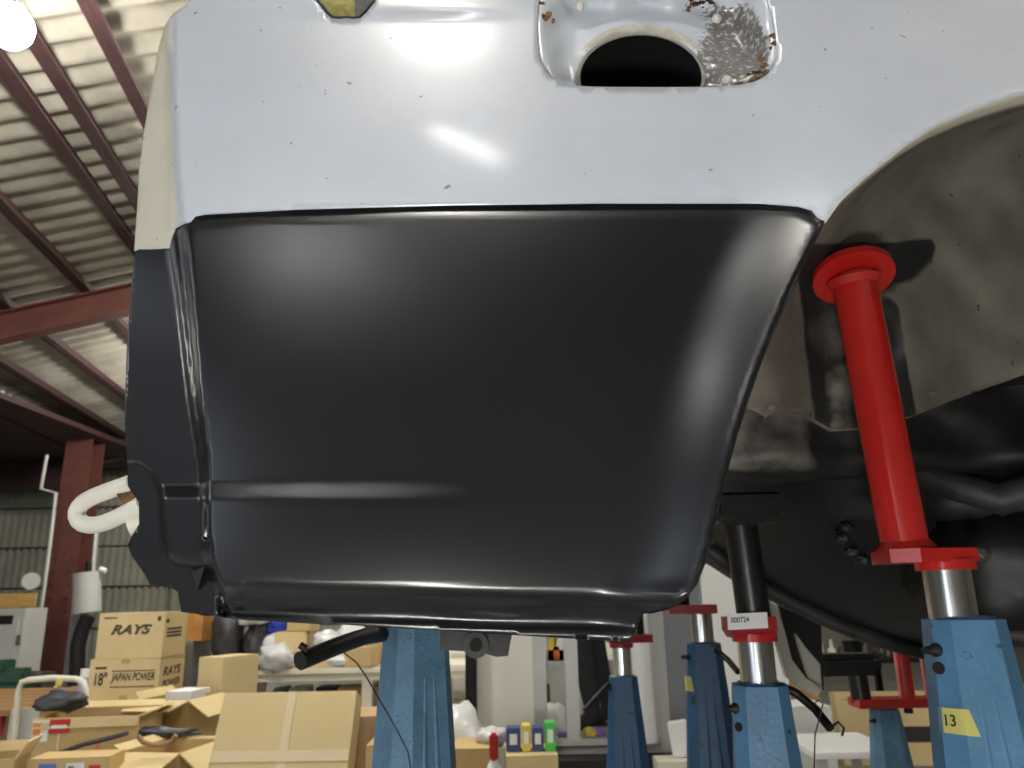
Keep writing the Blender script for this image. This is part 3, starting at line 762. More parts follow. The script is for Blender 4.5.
t, top, zp = stand(703, 643, 2.35, .094, 'dark blue jack stand behind, with small yellow tape patch, in front of grey door', M['blued'], 612, rz=math.radians(-8), lever=[(716, 650, 2.3), (728, 660, 2.26), (738, 672, 2.2)], mred='red2')
zl = P(690, 609, 2.35).z
B().loft([[Vector((top.x+x, 2.35+y, z)) for x, y in ((-.10, -.05), (.035, -.06), (.035, .06), (-.10, .06))] for z in (zl-.012, zl+.012)]).build('top_plate', M['red2'], t)
B().tube([(top.x-.06, 2.35, zl+.012), (top.x-.06, 2.35, 1.0)], .03, 16).build('post', M['blksteel'], t)
q = [P(u, v, 2.35-.085) for u, v in ((686, 676), (691, 677), (694, 692), (687, 691))]
B().prism(q, (0, .02, 0)).build('tape_patch', M['masktape'], t)
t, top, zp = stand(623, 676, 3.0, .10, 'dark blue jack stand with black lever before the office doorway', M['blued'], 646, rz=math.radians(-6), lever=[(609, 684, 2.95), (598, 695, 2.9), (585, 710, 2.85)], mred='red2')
zl = P(640, 638, 3.0).z
B().loft([[Vector((top.x+x, 3.0+y, z)) for x, y in ((-.05, -.06), (.11, -.05), (.11, .05), (-.05, .06))] for z in (zl-.014, zl+.014)]).build('top_plate', M['red2'], t)
B().tube([(top.x+.06, 3.0, zl+.014), (top.x+.06, 3.0, 1.02)], .028, 16).build('post', M['blksteel'], t)
t, top, zp = stand(884, 709, 2.95, .088, 'small grey blue jack stand with red double post rack at back right', M['blueg'], 703, rz=math.radians(-10), baseh=.12, mred='red2')
zl = P(895, 702, 2.95).z; xl, xr = P(853, 702, 2.95).x, P(938, 702, 2.95).x
B().box(((xl+xr)/2, 2.95, zl), (xr-xl, .10, .03), bev=.004).build('rack_plate', M['red'], t)
for (u0, u1) in ((908, 899), (934, 925)):
    B().tube([P(u0, 703, 2.95), P(u1, 640, 2.95)], .028, 4).build('rack_post', M['red'], t)
    p = P(u0, 707, 2.95); B().tube([p, p-Vector((0, 0, .02))], .016, 8).build('rack_bolt', M['blk'], t)
B().tube([P(862, 702, 2.95), P(851, 640, 2.95)], .034, 18).build('post', M['blksteel'], t)
# left stand, close behind the panel, with the bent handle
t, top, zp = stand(416, 612, 1.22, .080, 'grey blue jack stand under the black panel with bent black handle', M['blueg'], 600, rz=math.radians(35), baseh=.125, pin=False)
hb = [P(382, 634, 1.18), P(366, 636, 1.14), P(345, 643, 1.08), P(322, 652, 1.03), P(300, 661, 1.0)]
B().tube(hb, .0115, 14).build('handle', M['blk'], t)
B().tube([P(300, 645, 1.0), P(306, 649, 1.0)], .0045, 8).build('handle_clip', M['blk'], t)
B().tube([P(305, 648, 1.0), P(306, 656, 1.0)], .0015, 6).build('clip_wire', M['parts'], t)
B().tube([P(u, v, 1.06) for u, v in ((344, 653), (356, 662), (366, 676), (376, 694), (388, 714), (400, 736), (408, 752), (412, 775))], .0011, 6).build('hanging_wire', M['blk'], t)

# ------------------------------------------------------------------ cartons
def carton(name, label, p, d, rz, m_, z0, flaps=None, tape=None, closed=True, group='cardboard cartons', rx=0):
    """p: x, y of the centre; d: width, depth, height; stands on z0"""
    t = thing(name, label, 'box', (p[0], p[1], z0), group)
    Mx = Matrix.Translation((p[0], p[1], z0)) @ Euler((rx, 0, rz)).to_matrix().to_4x4()
    w_, dp, h = d; th = .006
    bm = bmesh.new()
    def bx(c, s_, parent=None, nm='body', mm=m_):
        tb = B(); tb.box((0, 0, 0), s_); bmesh.ops.translate(tb.bm, vec=c, verts=tb.bm.verts); bmesh.ops.transform(tb.bm, matrix=Mx, verts=tb.bm.verts)
        return tb.build(nm, mm, parent or t)
    if closed: body_ = bx((0, 0, h/2), (w_, dp, h))
    else:
        tb = B()
        for c, s_ in (((0, 0, th/2), (w_, dp, th)), ((-w_/2+th/2, 0, h/2), (th, dp, h)), ((w_/2-th/2, 0, h/2), (th, dp, h)), ((0, -dp/2+th/2, h/2), (w_-2*th, th, h)), ((0, dp/2-th/2, h/2), (w_-2*th, th, h))):
            tb.box(c, s_)
        bmesh.ops.transform(tb.bm, matrix=Mx, verts=tb.bm.verts); body_ = tb.build('body', m_, t)
        for side, ang, ln in flaps or []:
            a = math.radians(ang)   # 0 = straight up, 90 = out flat, 150 hanging
            if side in 'fb':
                sg = -1 if side == 'f' else 1
                q = [Vector((x, sg*(dp/2+k*math.sin(a)*ln), h+k*math.cos(a)*ln)) for x, k in ((-w_/2, 0), (w_/2, 0), (w_/2-.01, 1), (-w_/2+.01, 1))]
            else:
                sg = -1 if side == 'l' else 1
                q = [Vector((sg*(w_/2+k*math.sin(a)*ln), y, h+k*math.cos(a)*ln)) for y, k in ((-dp/2, 0), (dp/2, 0), (dp/2-.01, 1), (-dp/2+.01, 1))]
            nrm = (q[1]-q[0]).cross(q[2]-q[1]).normalized()*th
            tb = B(); tb.prism([Mx @ v for v in q], Mx.to_3x3() @ nrm); tb.build('flap', M['card2'], t)
    return t, Mx, bx
def frontbox(name, label, u0, v0, u1, v1, Y, dp, rz, m_, **k):
    """a box whose front bottom-left / top-right corners are seen at these pixels; its base may rest on z0"""
    a, b = P(u0, v1, Y), P(u1, v0, Y)
    z0 = k.pop('z0', 0)
    a = Vector((P(u0, v0, Y).x, Y, z0))
    w_ = (b.x-a.x)/math.cos(rz); h = b.z-z0
    return carton(name, label, ((a.x+b.x)/2-math.sin(rz)*dp/2, Y+math.cos(rz)*dp/2), (w_, dp, h), rz, m_, z0, **k)+(a, b)
# timber platform that carries the cartons at the back
zpl = P(120, 703, 5.0).z
pl = thing('timber_platform', 'rough timber platform under the stacked wheel cartons', 'platform', (P(60, 700, 5.6).x, 5.6, 0))
xa, xb = P(-90, 700, 5.3).x, P(196, 700, 5.3).x
for i in range(6):
    B().box(((xa+xb)/2, 4.9+i*.21, zpl-.02), (xb-xa, .195, .035), bev=.004).build('plank', M['wood'], pl)
for x in (xa+.1, (xa+xb)/2, xb-.1):
    for y in (4.95, 5.85): B().box((x, y, (zpl-.04)/2), (.09, .09, zpl-.042)).build('leg', M['wood'], pl)
r3 = math.radians
t, Mx, bx, a, b = frontbox('wheel_carton', 'wheel carton with large 18 inch print under the other wheel carton', 92, 658, 160, 703, 5.0, .42, r3(3), M['card2'], z0=zpl)
w_, h = (b-a).x, (b-a).z
X = Mx.to_3x3() @ Vector((1, 0, 0)); Z = Vector((0, 0, 1))
def on(Mx, w_, dp, fx, z): return Mx @ Vector((fx*w_-w_/2, -dp/2-.0005, z))
text_mesh('18"', h*.30, 'size_print', M['ink'], t, on(Mx, w_, .42, .09, h*.40), X, Z, width=w_*.17)
text_mesh('JAPAN POWER', h*.24, 'word_print', M['ink'], t, on(Mx, w_, .42, .32, h*.44), X, Z, shear=.2, width=w_*.62)
for zf in (.72, .36): bx((w_*.13, -.2105, h*zf), (w_*.62, .002, h*.022), None, 'print_line', M['ink'])
bx((-w_*.34, -.2105, h*.80), (w_*.16, .002, h*.05), None, 'print_line', M['ink'])
bx((w_*.0, -.2105, h*.94), (w_*.11, .002, h*.10), None, 'packing_tape', M['cardin'])
bx((w_*.02, -.2105, h*.09), (w_*.12, .002, h*.16), None, 'packing_tape', M['cardin'])
Xs = Mx.to_3x3() @ Vector((0, 1, 0))
text_mesh('RAYS', h*.22, 'side_print', M['ink'], t, Mx @ Vector((w_/2+.0005, -.15, h*.55)), Xs, Z, width=.29, shear=.2)
text_mesh('POWER', h*.16, 'side_print', M['ink'], t, Mx @ Vector((w_/2+.0005, -.15, h*.30)), Xs, Z, width=.29, shear=.2)
ztop = zpl+h
t, Mx, bx, a, b = frontbox('wheel_carton', 'wheel carton with outlined brand lettering on top of the stack', 101, 612, 165, 658, 5.0, .38, r3(2), M['card2'], z0=ztop+.001)
w_, h = (b-a).x, (b-a).z
text_mesh('RAYS', h*.22, 'brand_print', M['ink'], t, on(Mx, w_, .38, .20, h*.52), Mx.to_3x3() @ Vector((1, 0, 0)), Z, shear=.35, outline=True, width=w_*.62)
bx((-w_*.33, -.1905, h*.89), (w_*.2, .002, h*.03), None, 'print_line', M['ink'])
bx((w_*.42, -.1905, h*.86), (w_*.05, .002, h*.10), None, 'print_mark', M['ink'])
for zf in (.62, .54, .46): bx((w_/2+.0005, -.02, h*zf), (.002, .24, h*.045), None, 'print_line', M['ink'])
bx((w_/2+.0005, -.14, h*.80), (.002, .05, h*.08), None, 'print_mark', M['ink'])
t, Mx, bx, a, b = frontbox('brown_carton', 'small orange brown carton behind the top wheel carton', 176, 612, 204, 641, 5.62, .3, r3(-4), mat('orange cardboard', srgb(206, 150, 78), .85, noise=.3, nscale=8), z0=P(190, 641, 5.62).z)
zb_ = P(190, 641, 5.62).z
t, Mx, bx, a, b = frontbox('grey_crate', 'grey storage crate carrying the orange brown carton', 172, 641, 193, 703, 5.6, .35, 0, M['panelgrey'], z0=zpl)
# open long carton
t, Mx, bx, a, b = frontbox('long_carton', 'long open carton with red and orange stickers', 36, 716, 137, 757, 3.9, .34, r3(6), M['card'], closed=False, flaps=[('b', 60, .05), ('r', 70, .06), ('f', 172, .045)], z0=0)

def sticker(t, Mx, w_, dp, x0, x1, z0, z1, m_, nm='sticker', off=.0025):
    q = [Mx @ Vector((x*w_-w_/2, -dp/2-off, z)) for x, z in ((x0, z0), (x1, z0), (x1, z1), (x0, z1))]
    return B().prism(q, (0, .002, 0)).build(nm, m_, t)
w_, h = (b-a).x/math.cos(r3(6)), b.z
sticker(t, Mx, w_, .34, .01, .16, h-.10, h-.01, M['wtape'])
sticker(t, Mx, w_, .34, .02, .09, h-.07, h-.02, M['labor'], off=.005)
sticker(t, Mx, w_, .34, .17, .36, h-.065, h-.005, M['labred'], off=.005)
sticker(t, Mx, w_, .34, .19, .33, h-.045, h-.03, M['wtape'], 'sticker_print', off=.0065)
sticker(t, Mx, w_, .34, .255, .275, .05, h-.07, M['tape'], 'packing_tape')
sticker(t, Mx, w_, .34, .62, .66, h-.2, h-.1, mat('pink print', srgb(214, 130, 110), .6), off=.004)
# dark plastic sheet and front cartons
t, Mx, bx, a, b = frontbox('open_carton', 'open carton with raised flaps standing before the wheel cartons', 137, 700, 190, 738, 4.35, .36, r3(-8), M['card'], closed=False, flaps=[('f', 100, .17), ('r', 125, .14), ('l', 40, .05)])
t, Mx, bx, a, b = frontbox('white_parcel', 'small flat white parcel lying in the open carton', 165, 691, 192, 700, 4.55, .2, r3(-8), M['wtape'], z0=b.z-.03)
t, Mx, bx, a, b = frontbox('open_carton', 'front open carton with wide spread flaps and cable lying across it', 120, 752, 182, 780, 3.62, .34, r3(-10), M['card'], closed=False, flaps=[('f', 108, .19), ('r', 128, .22), ('l', 70, .06), ('b', 95, .08)])
o = B().tube([P(u, v, 3.55) for u, v in ((138, 736), (143, 742), (152, 745), (163, 745), (172, 741), (176, 735))], .011, 8).build('cable_loop', mat('tan cable', srgb(150, 118, 80), .6)); tag(o, 'tan cable loop hanging over the front open carton', 'cable')
o = B()
o.blob(P(150, 733, 3.98), (.42, .10, .05), 4, .5); o = o.build('black_plastic_sheet', M['dgrey'], smooth=True); tag(o, 'crumpled black plastic sheet between the two open cartons', 'plastic sheet')
t, Mx, bx, a, b = frontbox('label_carton', 'low carton with blue and white shipping labels at the front', 30, 757, 108, 790, 3.40, .16, r3(5), M['card'])
w_, h = (b-a).x, b.z
sticker(t, Mx, w_, .16, .14, .36, h-.2, h-.02, M['labblue'], 'shipping_label'); sticker(t, Mx, w_, .16, .17, .33, h-.15, h-.04, M['wtape'], 'shipping_label', .005)
sticker(t, Mx, w_, .16, .48, .70, h-.075, h-.02, M['wtape'], 'shipping_label')
for k in range(3): sticker(t, Mx, w_, .16, .51, .51+.13-.03*k, h-.065+.014*k, h-.059+.014*k, M['ink'], 'label_print', .005)
sticker(t, Mx, w_, .16, .76, .9, h-.06, h-.03, M['labred'], 'red_print')
t, Mx, bx, a, b = frontbox('side_carton', 'carton with a propped flap at the lower left edge', -46, 760, 10, 790, 3.3, .2, r3(14), M['card'], closed=False, flaps=[('r', 30, .07), ('b', 15, .04), ('l', 30, .1)])
sticker(t, Mx, .3, .3, .5, .62, b.z-.1, b.z-.04, M['wtape'], 'shipping_label')
o = B(); o.tube([P(u, v, 3.62) for u, v in ((40, 756), (62, 752), (85, 744), (110, 738), (128, 733))], .010, 8); o = o.build('black_strap', M['dgrey']); tag(o, 'black strap lying along the edge of the long carton', 'strap')
# tall carton and big taped carton
t, Mx, bx, a, b = frontbox('tall_carton', 'tall narrow carton leaning by the cream table', 197, 657, 226, 745, 4.85, .30, r3(-24), M['card2'], z0=0)
xa, xb = P(230, 693, 3.3).x, P(363, 692, 3.3).x; zt3 = P(300, 705, 3.3).z; rxt = -.42
w_, h = xb-xa, (zt3-.005)/math.cos(rxt)
t, Mx, bx = carton('taped_carton', 'big flat carton crossed by pale tape', ((xa+xb)/2-.03, 3.3+.06-h*math.sin(-rxt)), (w_, .12, h), r3(-1.5), M['card2'], .03, rx=rxt)
x_t = .52
sticker(t, Mx, w_, .12, x_t-.03, x_t+.03, 0, h, M['tape'], 'packing_tape'); sticker(t, Mx, w_, .12, 0, 1, h-.26, h-.22, M['tape'], 'packing_tape', .004)
t, Mx, bx, a, b = frontbox('plain_carton', 'plain carton tucked beside the blue stand behind the taped carton', 340, 716, 386, 790, 3.42, .3, r3(4), M['card3'])
sticker(t, Mx, (b-a).x, .3, 0, 1, b.z-.16, b.z-.15, M['cardin'], 'seam')
t, Mx, bx, a, b = frontbox('plain_carton', 'lower plain carton at the foot of the taped carton', 366, 745, 384, 790, 3.12, .2, r3(0), M['card'])
# trolley
tr = thing('hand_trolley', 'cream tube handled trolley behind the long carton', 'trolley', (P(50, 700, 4.3).x, 4.3, 0))
hp = [(8, 790), (14, 740), (19, 690), (22, 682), (30, 680), (52, 678), (76, 679), (83, 682), (86, 690), (85, 712), (84, 740)]
pts = [P(u, v, 4.3) for u, v in hp]; pts[0].z = .12; pts[-1] = Vector((pts[-1].x, 4.3, .12))
B().tube(pts, .016, 12).build('handle', M['cream'], tr)
B().box(((pts[0].x+pts[-1].x)/2, 4.5, .13), (.5, .42, .03), bev=.008).build('deck', M['greyp'], tr)
for x in (pts[0].x+.06, pts[-1].x-.06):
    for y in (4.35, 4.65): B().tube([(x-.015, y, .055), (x+.015, y, .055)], .055, 16).build('wheel', M['blk'], tr)
pb = P(30, 722, 4.34); B().box((pb.x-.03, 4.34, .36), (.15, .012, .16)).build('back_panel', M['greyp'], tr)
B().box((P(59, 683, 4.28).x, 4.28, P(59, 683, 4.28).z), (.03, .02, .03), bev=.004).build('handle_sticker', M['yellow'], tr)
# work glove / grey rag and bits
o = B(); o.blob(P(62, 701, 4.06), (.24, .14, .09), 9, .5); o = o.build('grey_rag', M['dgrey'], smooth=True); tag(o, 'crumpled grey rag on top of the long carton', 'rag')
o = B(); p = P(74, 697, 4.9); o.tube([Vector((p.x, 5.0, zpl)), Vector((p.x, 5.0, zpl+.13)), Vector((p.x, 5.0, zpl+.15))], [.036, .036, .02], 14)
t = thing('spray_can', 'lilac spray can with white cap on the timber platform', 'can', (p.x, 5.0, zpl)); o.build('can', mat('lilac can', srgb(160, 150, 200), .4), t)
B().tube([Vector((p.x, 5.0, zpl+.15)), Vector((p.x, 5.0, zpl+.20))], .03, 14).build('cap', M['bright'], t)
# green vice on a bench at far left
zbn = P(40, 694, 6.4).z
bn = thing('workbench', 'timber workbench at the far left below the red column', 'bench', (P(20, 694, 6.6).x, 6.6, 0))
xa, xb = P(-120, 694, 6.5).x, P(92, 694, 6.5).x
for i in range(4): B().box(((xa+xb)/2, 6.42+i*.16, zbn-.025), (xb-xa, .15, .05), bev=.005).build('plank', M['wood'], bn)
B().box(((xa+xb)/2, 6.4, zbn-.10), (xb-xa, .03, .10)).build('apron', M['wood'], bn)
for x in (xa+.08, xb-.08):
    for y in (6.42, 6.9): B().box((x, y, (zbn-.05)/2), (.08, .08, zbn-.052)).build('leg', M['wood'], bn)
for i, (u, mm) in enumerate(((6, 'labred'), (14, 'partsd'), (22, 'greyp'), (34, 'wtape'), (48, 'partsd'))):
    p = P(u, 720, 6.6); o = B().box((p.x, 6.66, .16), (.05, .3, .32), ry=.08*(i-2), bev=.004).build('binder', M[mm]); tag(o, ['dark red board standing under the workbench', 'black board standing under the workbench', 'grey board standing under the workbench', 'white board standing under the workbench', 'dark metal plate standing under the workbench'][i], 'board')
vi = thing('bench_vice', 'green bench machine on the timber workbench', 'machine', (P(8, 690, 6.5).x, 6.5, zbn))
p = Vector((P(6, 690, 6.5).x, 6.55, zbn))
B().box(p+Vector((0, 0, .03)), (.34, .2, .06), bev=.01).build('base', M['green'], vi)
B().box(p+Vector((.02, 0, .12)), (.26, .16, .13), bev=.03).build('body', M['green'], vi)
B().box(p+Vector((-.08, 0, .21)), (.10, .17, .08), bev=.01).build('jaw', M['green'], vi)
B().tube([p+Vector((.1, 0, .14)), p+Vector((.26, 0, .14))], .02, 10).build('spindle', M['parts'], vi)
B().tube([p+Vector((.25, -.1, .14)), p+Vector((.25, .1, .14))], .009, 8).build('tommy_bar', M['parts'], vi)
o = B(); p = P(35, 676, 6.6); o.box((p.x, 6.7, zbn+.07), (.16, .12, .14), bev=.01); o = o.build('parts_tin', M['parts']); tag(o, 'dull metal tin on the workbench beside the green machine', 'tin')
# switch cabinet and plywood
cb = thing('switch_cabinet', 'pale grey steel switch cabinet at the far left', 'cabinet', (P(-10, 640, 8.5).x, 8.5, 0))
a, b = P(-50, 690, 8.5), P(26, 608, 8.5)
B().box(((a.x+b.x)/2, 8.7, b.z/2), (b.x-a.x, .4, b.z)).build('case', M['greyp'], cb)
B().box(((a.x+b.x)/2, 8.49, b.z-.42), (b.x-a.x-.1, .02, .62), bev=.005).build('door', M['greyp'], cb)
p = P(4, 620, 8.46); B().box((p.x, 8.475, p.z), (.16, .015, .09)).build('meter_window', M['partsd'], cb)
p = P(17, 640, 8.46); B().box((p.x, 8.475, p.z), (.025, .02, .10)).build('handle', M['parts'], cb)
a, b = P(-60, 609, 9.4), P(37, 593, 9.4)
o = B().box(((a.x+b.x)/2, 9.4, (a.z+b.z)/2), (b.x-a.x, .03, b.z-a.z)).build('plywood_strip', M['ply']); tag(o, 'yellow plywood strip fixed above the switch cabinet', 'board')
for x in (a.x+.2, b.x-.15): B().box((x, 9.45, (a.z+b.z)/4), (.06, .06, (a.z+b.z)/2)).build('post', M['wood'], o)
o = B().tube([P(31, 581, 9.6), P(31, 581, 9.75)], .10, 18).build('wall_gauge', M['greyp']); tag(o, 'round grey dial beside the red column', 'gauge')
# work lamp on a hose
wl = thing('work_lamp', 'dusty cylinder work lamp hanging from a pole at the back wall', 'lamp', P(88, 612, 9.0))
n = 20
def cyl(u, v0, v1, Y, r, nm, mm, par, dx=0): return B().tube([P(u, v1, Y), P(u+dx, v0, Y)], r, n).build(nm, mm, par)
cyl(87, 573, 613, 9.0, .145, 'drum', M['greyp'], wl); cyl(93, 520, 573, 9.0, .03, 'pole', M['alu'], wl, 4); cyl(90, 562, 574, 9.0, .05, 'neck', M['partsd'], wl)
B().tube([P(100, 569, 9.0), P(106, 571, 9.0)], .03, 8).build('knob', M['bright'], wl)
dp_ = thing('dark_duct', 'dark bent duct hose running down beside the red column', 'hose', (P(78, 690, 8.8).x, 8.8, 0))
q = [P(88, 616, 8.9), P(82, 630, 8.9), P(78, 645, 8.9), P(77, 670, 8.9)]; q.append(Vector((q[-1].x, 8.9, .0)))
B().tube(q, .08, 12).build('hose', M['partsd'], dp_)
o = B().box((P(66, 660, 9.2).x, 9.4, .55), (.22, .06, 1.1)).build('grey_board', M['panelgrey']); tag(o, 'grey board leaning on the back of the red column', 'board')
# ------------------------------------------------------------------ cream table with parcels
zt_ = P(330, 668, 5.6).z; xa, xb = P(205, 668, 5.6).x, P(470, 668, 5.6).x
tb = thing('packing_table', 'long cream packing table covered with parcels', 'table', ((xa+xb)/2, 5.9, 0))
B().box(((xa+xb)/2, 5.95, zt_-.02), (xb-xa, .7, .04), bev=.006).build('tabletop', M['cream'], tb)
B().box(((xa+xb)/2+.05, 5.64, zt_-.062), (xb-xa-.2, .02, .045)).build('apron', M['cream'], tb)
for x in (xa+.2, (xa+xb)/2+.2, xb-.2):
    for y in (5.66, 6.22): B().box((x, y, (zt_-.04)/2), (.07, .05, zt_-.042)).build('leg', M['cream'], tb)
def ontable(u, Y, z, dims, label, cat, name, mm, seed=None, rz=0):
    x = P(u, 655, Y).x
    b = B()
    if seed is None: b.box((x, Y, z+dims[2]/2), dims, rz=rz, bev=.006)
    else: b.blob((x, Y, z+dims[2]*.42), dims, seed, .35)
    o = b.build(name, M[mm], smooth=seed is not None); return tag(o, label, cat, 'goods on the packing table')
ontable(228, 5.72, zt_, (.22, .3, .44), 'tall black rubbish sack at the left end of the table', 'bag', 'rubbish_sack', 'dgrey', 1)
ontable(256, 5.74, zt_, (.18, .26, .36), 'shorter black sack beside the tall one', 'bag', 'rubbish_sack', 'dgrey', 2)
ontable(252, 5.62+.03, zt_+.30, (.24, .2, .12), 'white crumpled bag lying on the black sack', 'bag', 'plastic_bag', 'film', 3)
ontable(269, 5.8, zt_+.22, (.22, .2, .14), 'bright blue crumpled bag under the black panel', 'bag', 'plastic_bag', 'bluebag', 4)
ontable(272, 5.78, zt_+.10, (.30, .24, .15), 'grey white crumpled bag below the blue one', 'bag', 'plastic_bag', 'film', 5)
ontable(277, 5.62, zt_, (.26, .2, .18), 'clear wrapped parcel at the table front', 'bag', 'plastic_bag', 'film', 6)
ontable(258, 5.63, zt_, (.14, .14, .12), 'dark green cloth bundle between the sacks and wrapped parcel', 'bag', 'cloth_bundle', 'green', 7)
ontable(293, 5.78, zt_, (.22, .26, .24), 'pale carton on the table below a smaller one', 'box', 'small_carton', 'card2', None, .1)
ontable(302, 5.76, zt_+.241, (.17, .2, .10), 'small carton with white label stacked on the pale carton', 'box', 'small_carton', 'card', None, -.1)
ontable(327, 5.74, zt_, (.20, .22, .12), 'low pale carton right of the stacked pair', 'box', 'small_carton', 'card2', None, .05)
ontable(326, 5.74, zt_+.121, (.20, .2, .13), 'white wrapped parcel on the low pale carton', 'bag', 'plastic_bag', 'film', 8)
ontable(350, 5.86, zt_, (.24, .24, .33), 'silver wrapped bundle at the back of the table', 'bag', 'plastic_bag', 'film', 9)
ontable(340, 5.66, zt_, (.18, .12, .09), 'flat clear bag at the table edge under the bent handle', 'bag', 'plastic_bag', 'film', 10)
ontable(362, 5.68, zt_, (.20, .16, .13), 'tan carton half hidden by the bent handle', 'box', 'small_carton', 'card', None, -.15)
ontable(380, 5.92, zt_, (.16, .2, .22), 'brown carton next to the blue stand', 'box', 'small_carton', 'card3', None, .1)
# under the table
for i, (u0, u1, mm, lab) in enumerate(((271, 285, 'panelgrey', 'grey board under the packing table'), (287, 308, 'greyp', 'pale metal panel under the packing table'), (314, 336, 'blk', 'black case under the packing table'), (336, 380, 'card3', 'brown carton under the packing table'))):
    a, b = P(u0, 745, 6.0), P(u1, 684, 6.0); h = min(b.z, zt_-.16)
    o = B().box(((a.x+b.x)/2, 6.08, h/2), (b.x-a.x, .22, h), bev=.006).build('metal_sheet' if i < 2 else 'storage_case', M[mm]); tag(o, lab, 'box', 'goods under the packing table')
# ------------------------------------------------------------------ office partition on the right
YP = 4.4
wp = struct(B().box((P(504, 690, YP).x, YP+.03, 1.35), (P(536, 690, YP).x-P(472, 690, YP).x, .05, 2.7)).build('wall_partition', M['offwhite']))
xg0, xg1, xw1 = P(657, 690, YP).x, P(708, 690, YP).x, P(792, 690, YP).x
d1 = struct(B().box(((xg0+xg1)/2, YP+.03, 1.40), (xg1-xg0, .05, 2.5), bev=.004).build('door_1', M['panelgrey']))
B().box((xg0+.03, YP-.01, 1.4), (.05, .03, 2.5)).build('door_stile', M['alu'], d1)
struct(B().box(((xg1+xw1)/2, YP+.03, 1.35), (xw1-xg1-.02, .05, 2.7)).build('wall_office', M['bright']))
xo0, xo1 = P(536, 690, YP).x, P(657, 690, YP).x
zfl = P(600, 744, YP).z
dr = struct(B().box(((xo0+xo1)/2, YP+1.0, zfl/2-.005), (xo1-xo0+1.2, 2.0, zfl-.01)).build('floor_office', M['greyp']))
fr = B(); fr.box(((xo0+xo1)/2, YP, zfl+.015), (xo1-xo0, .07, .03)); fr.box(((xo0+xo1)/2, YP, 2.5), (xo1-xo0, .07, .06))
fr = struct(fr.build('door_2', M['alu']))
for u in (540, 572, 651):
    x = P(u, 690, YP-.02).x; B().box((x, YP-.02, (zfl+2.5)/2), (.07, .06, 2.5-zfl-.05)).build('door_post', M['alu'], fr)
st = struct(B().box(((xo0+xg1)/2, YP-.12, zfl/2-.02), (xg1-xo0, .16, zfl-.04)).build('trim_4', M['blk']))
struct(B().box(((xo0+xo1)/2, YP+2.05, 1.5), (xo1-xo0+1.4, .08, 2.9)).build('wall_inner', M['offwhite']))
struct(B().box(((xo0+xo1)/2, YP+1.0, 2.75), (xo1-xo0+1.4, 2.2, .06)).build('ceiling_office', M['bright']))
m_ = mat('office lamp', (1, .98, .95, 1), .5, emit=14)
ol = thing('office_lamp', 'square ceiling light inside the office', 'lamp', ((xo0+xo1)/2, YP+.9, 2.66))
B().box(((xo0+xo1)/2, YP+.9, 2.70), (.62, .62, .04)).build('frame', M['alu'], ol); B().box(((xo0+xo1)/2, YP+.9, 2.67), (.56, .56, .03)).build('diffuser', m_, ol)
# shelf unit in the office
zs = P(575, 663, YP+.6).z; xs0, xs1 = P(538, 690, YP+.6).x, P(640, 690, YP+.6).x
sf = thing('office_cabinet', 'low grey cabinet with open top shelf inside the office doorway', 'cabinet', ((xs0+xs1)/2, YP+.8, zfl))
B().box(((xs0+xs1)/2, YP+.8, (zs+zfl)/2), (xs1-xs0, .4, zs-zfl-.03)).build('body', M['greyp'], sf)
B().box(((xs0+xs1)/2, YP+.8, zs), (xs1-xs0+.03, .43, .03)).build('top', M['alu'], sf)
for u, wd, hh, mm, lab, nm in ((545, .14, .18, 'yellow', 'yellow packet on the office cabinet', 'packet'), (552, .16, .26, 'bright', 'white canister behind the orange box on the office cabinet', 'canister'), (557, .16, .08, 'orange', 'small orange box on the office cabinet', 'packet'), (565, .12, .14, 'bright', 'white box near the door post on the office cabinet', 'packet'), (562, .26, .40, 'panelgrey', 'grey machine at the back of the office cabinet', 'machine'), (581, .12, .14, 'bright', 'white jar right of the door post on the office cabinet', 'jar'), (632, .14, .16, 'bright', 'white bundle at the right end of the office cabinet', 'packet')):
    x = P(u, 655, YP+.7).x; yy = YP+.68 if hh < .2 else (YP+.78 if nm == 'canister' else YP+.92)
    o = B().box((x, yy, zs+.016+hh/2), (wd, .14, hh), bev=.02).build(nm, M[mm]); tag(o, lab, nm, 'things on the office cabinet')
o = B(); o.blob((P(557, 715, YP+.25).x, YP+.14, zfl+.085), (.17, .15, .19), 21, .4); o = o.build('white_paper_bag', M['wtape'], smooth=True); tag(o, 'crumpled white paper bag on the office floor', 'bag')
vc = thing('stick_vacuum', 'stick vacuum leaning at the left office door post', 'vacuum', (P(542, 720, YP+.3).x, YP+.35, zfl))
x = P(543, 700, YP+.3).x; B().tube([(x, YP+.3, zfl+.05), (x+.03, YP+.4, zfl+.62)], .016, 10).build('stick', M['bright'], vc)
B().box((x, YP+.3, zfl+.17), (.08, .1, .24), bev=.02).build('dust_bin', M['dgrey'], vc); B().box((x, YP+.27, zfl+.025), (.16, .12, .05), bev=.015).build('floor_head', M['dgrey'], vc)
for u, v, mm, lab in ((562, 722, 'purple', 'purple slipper by the door post'), (597, 728, 'purple', 'purple slipper beside the dark shoe'), (590, 737, 'yellow', 'yellow slipper at the office sill')):
    p = P(u, v, YP+.2); o = B(); o.blob((p.x, YP+.14, zfl+.035), (.085, .2, .05), u, .15); o = o.build('slipper', M[mm], smooth=True); tag(o, lab, 'slipper', 'slippers at the office door')
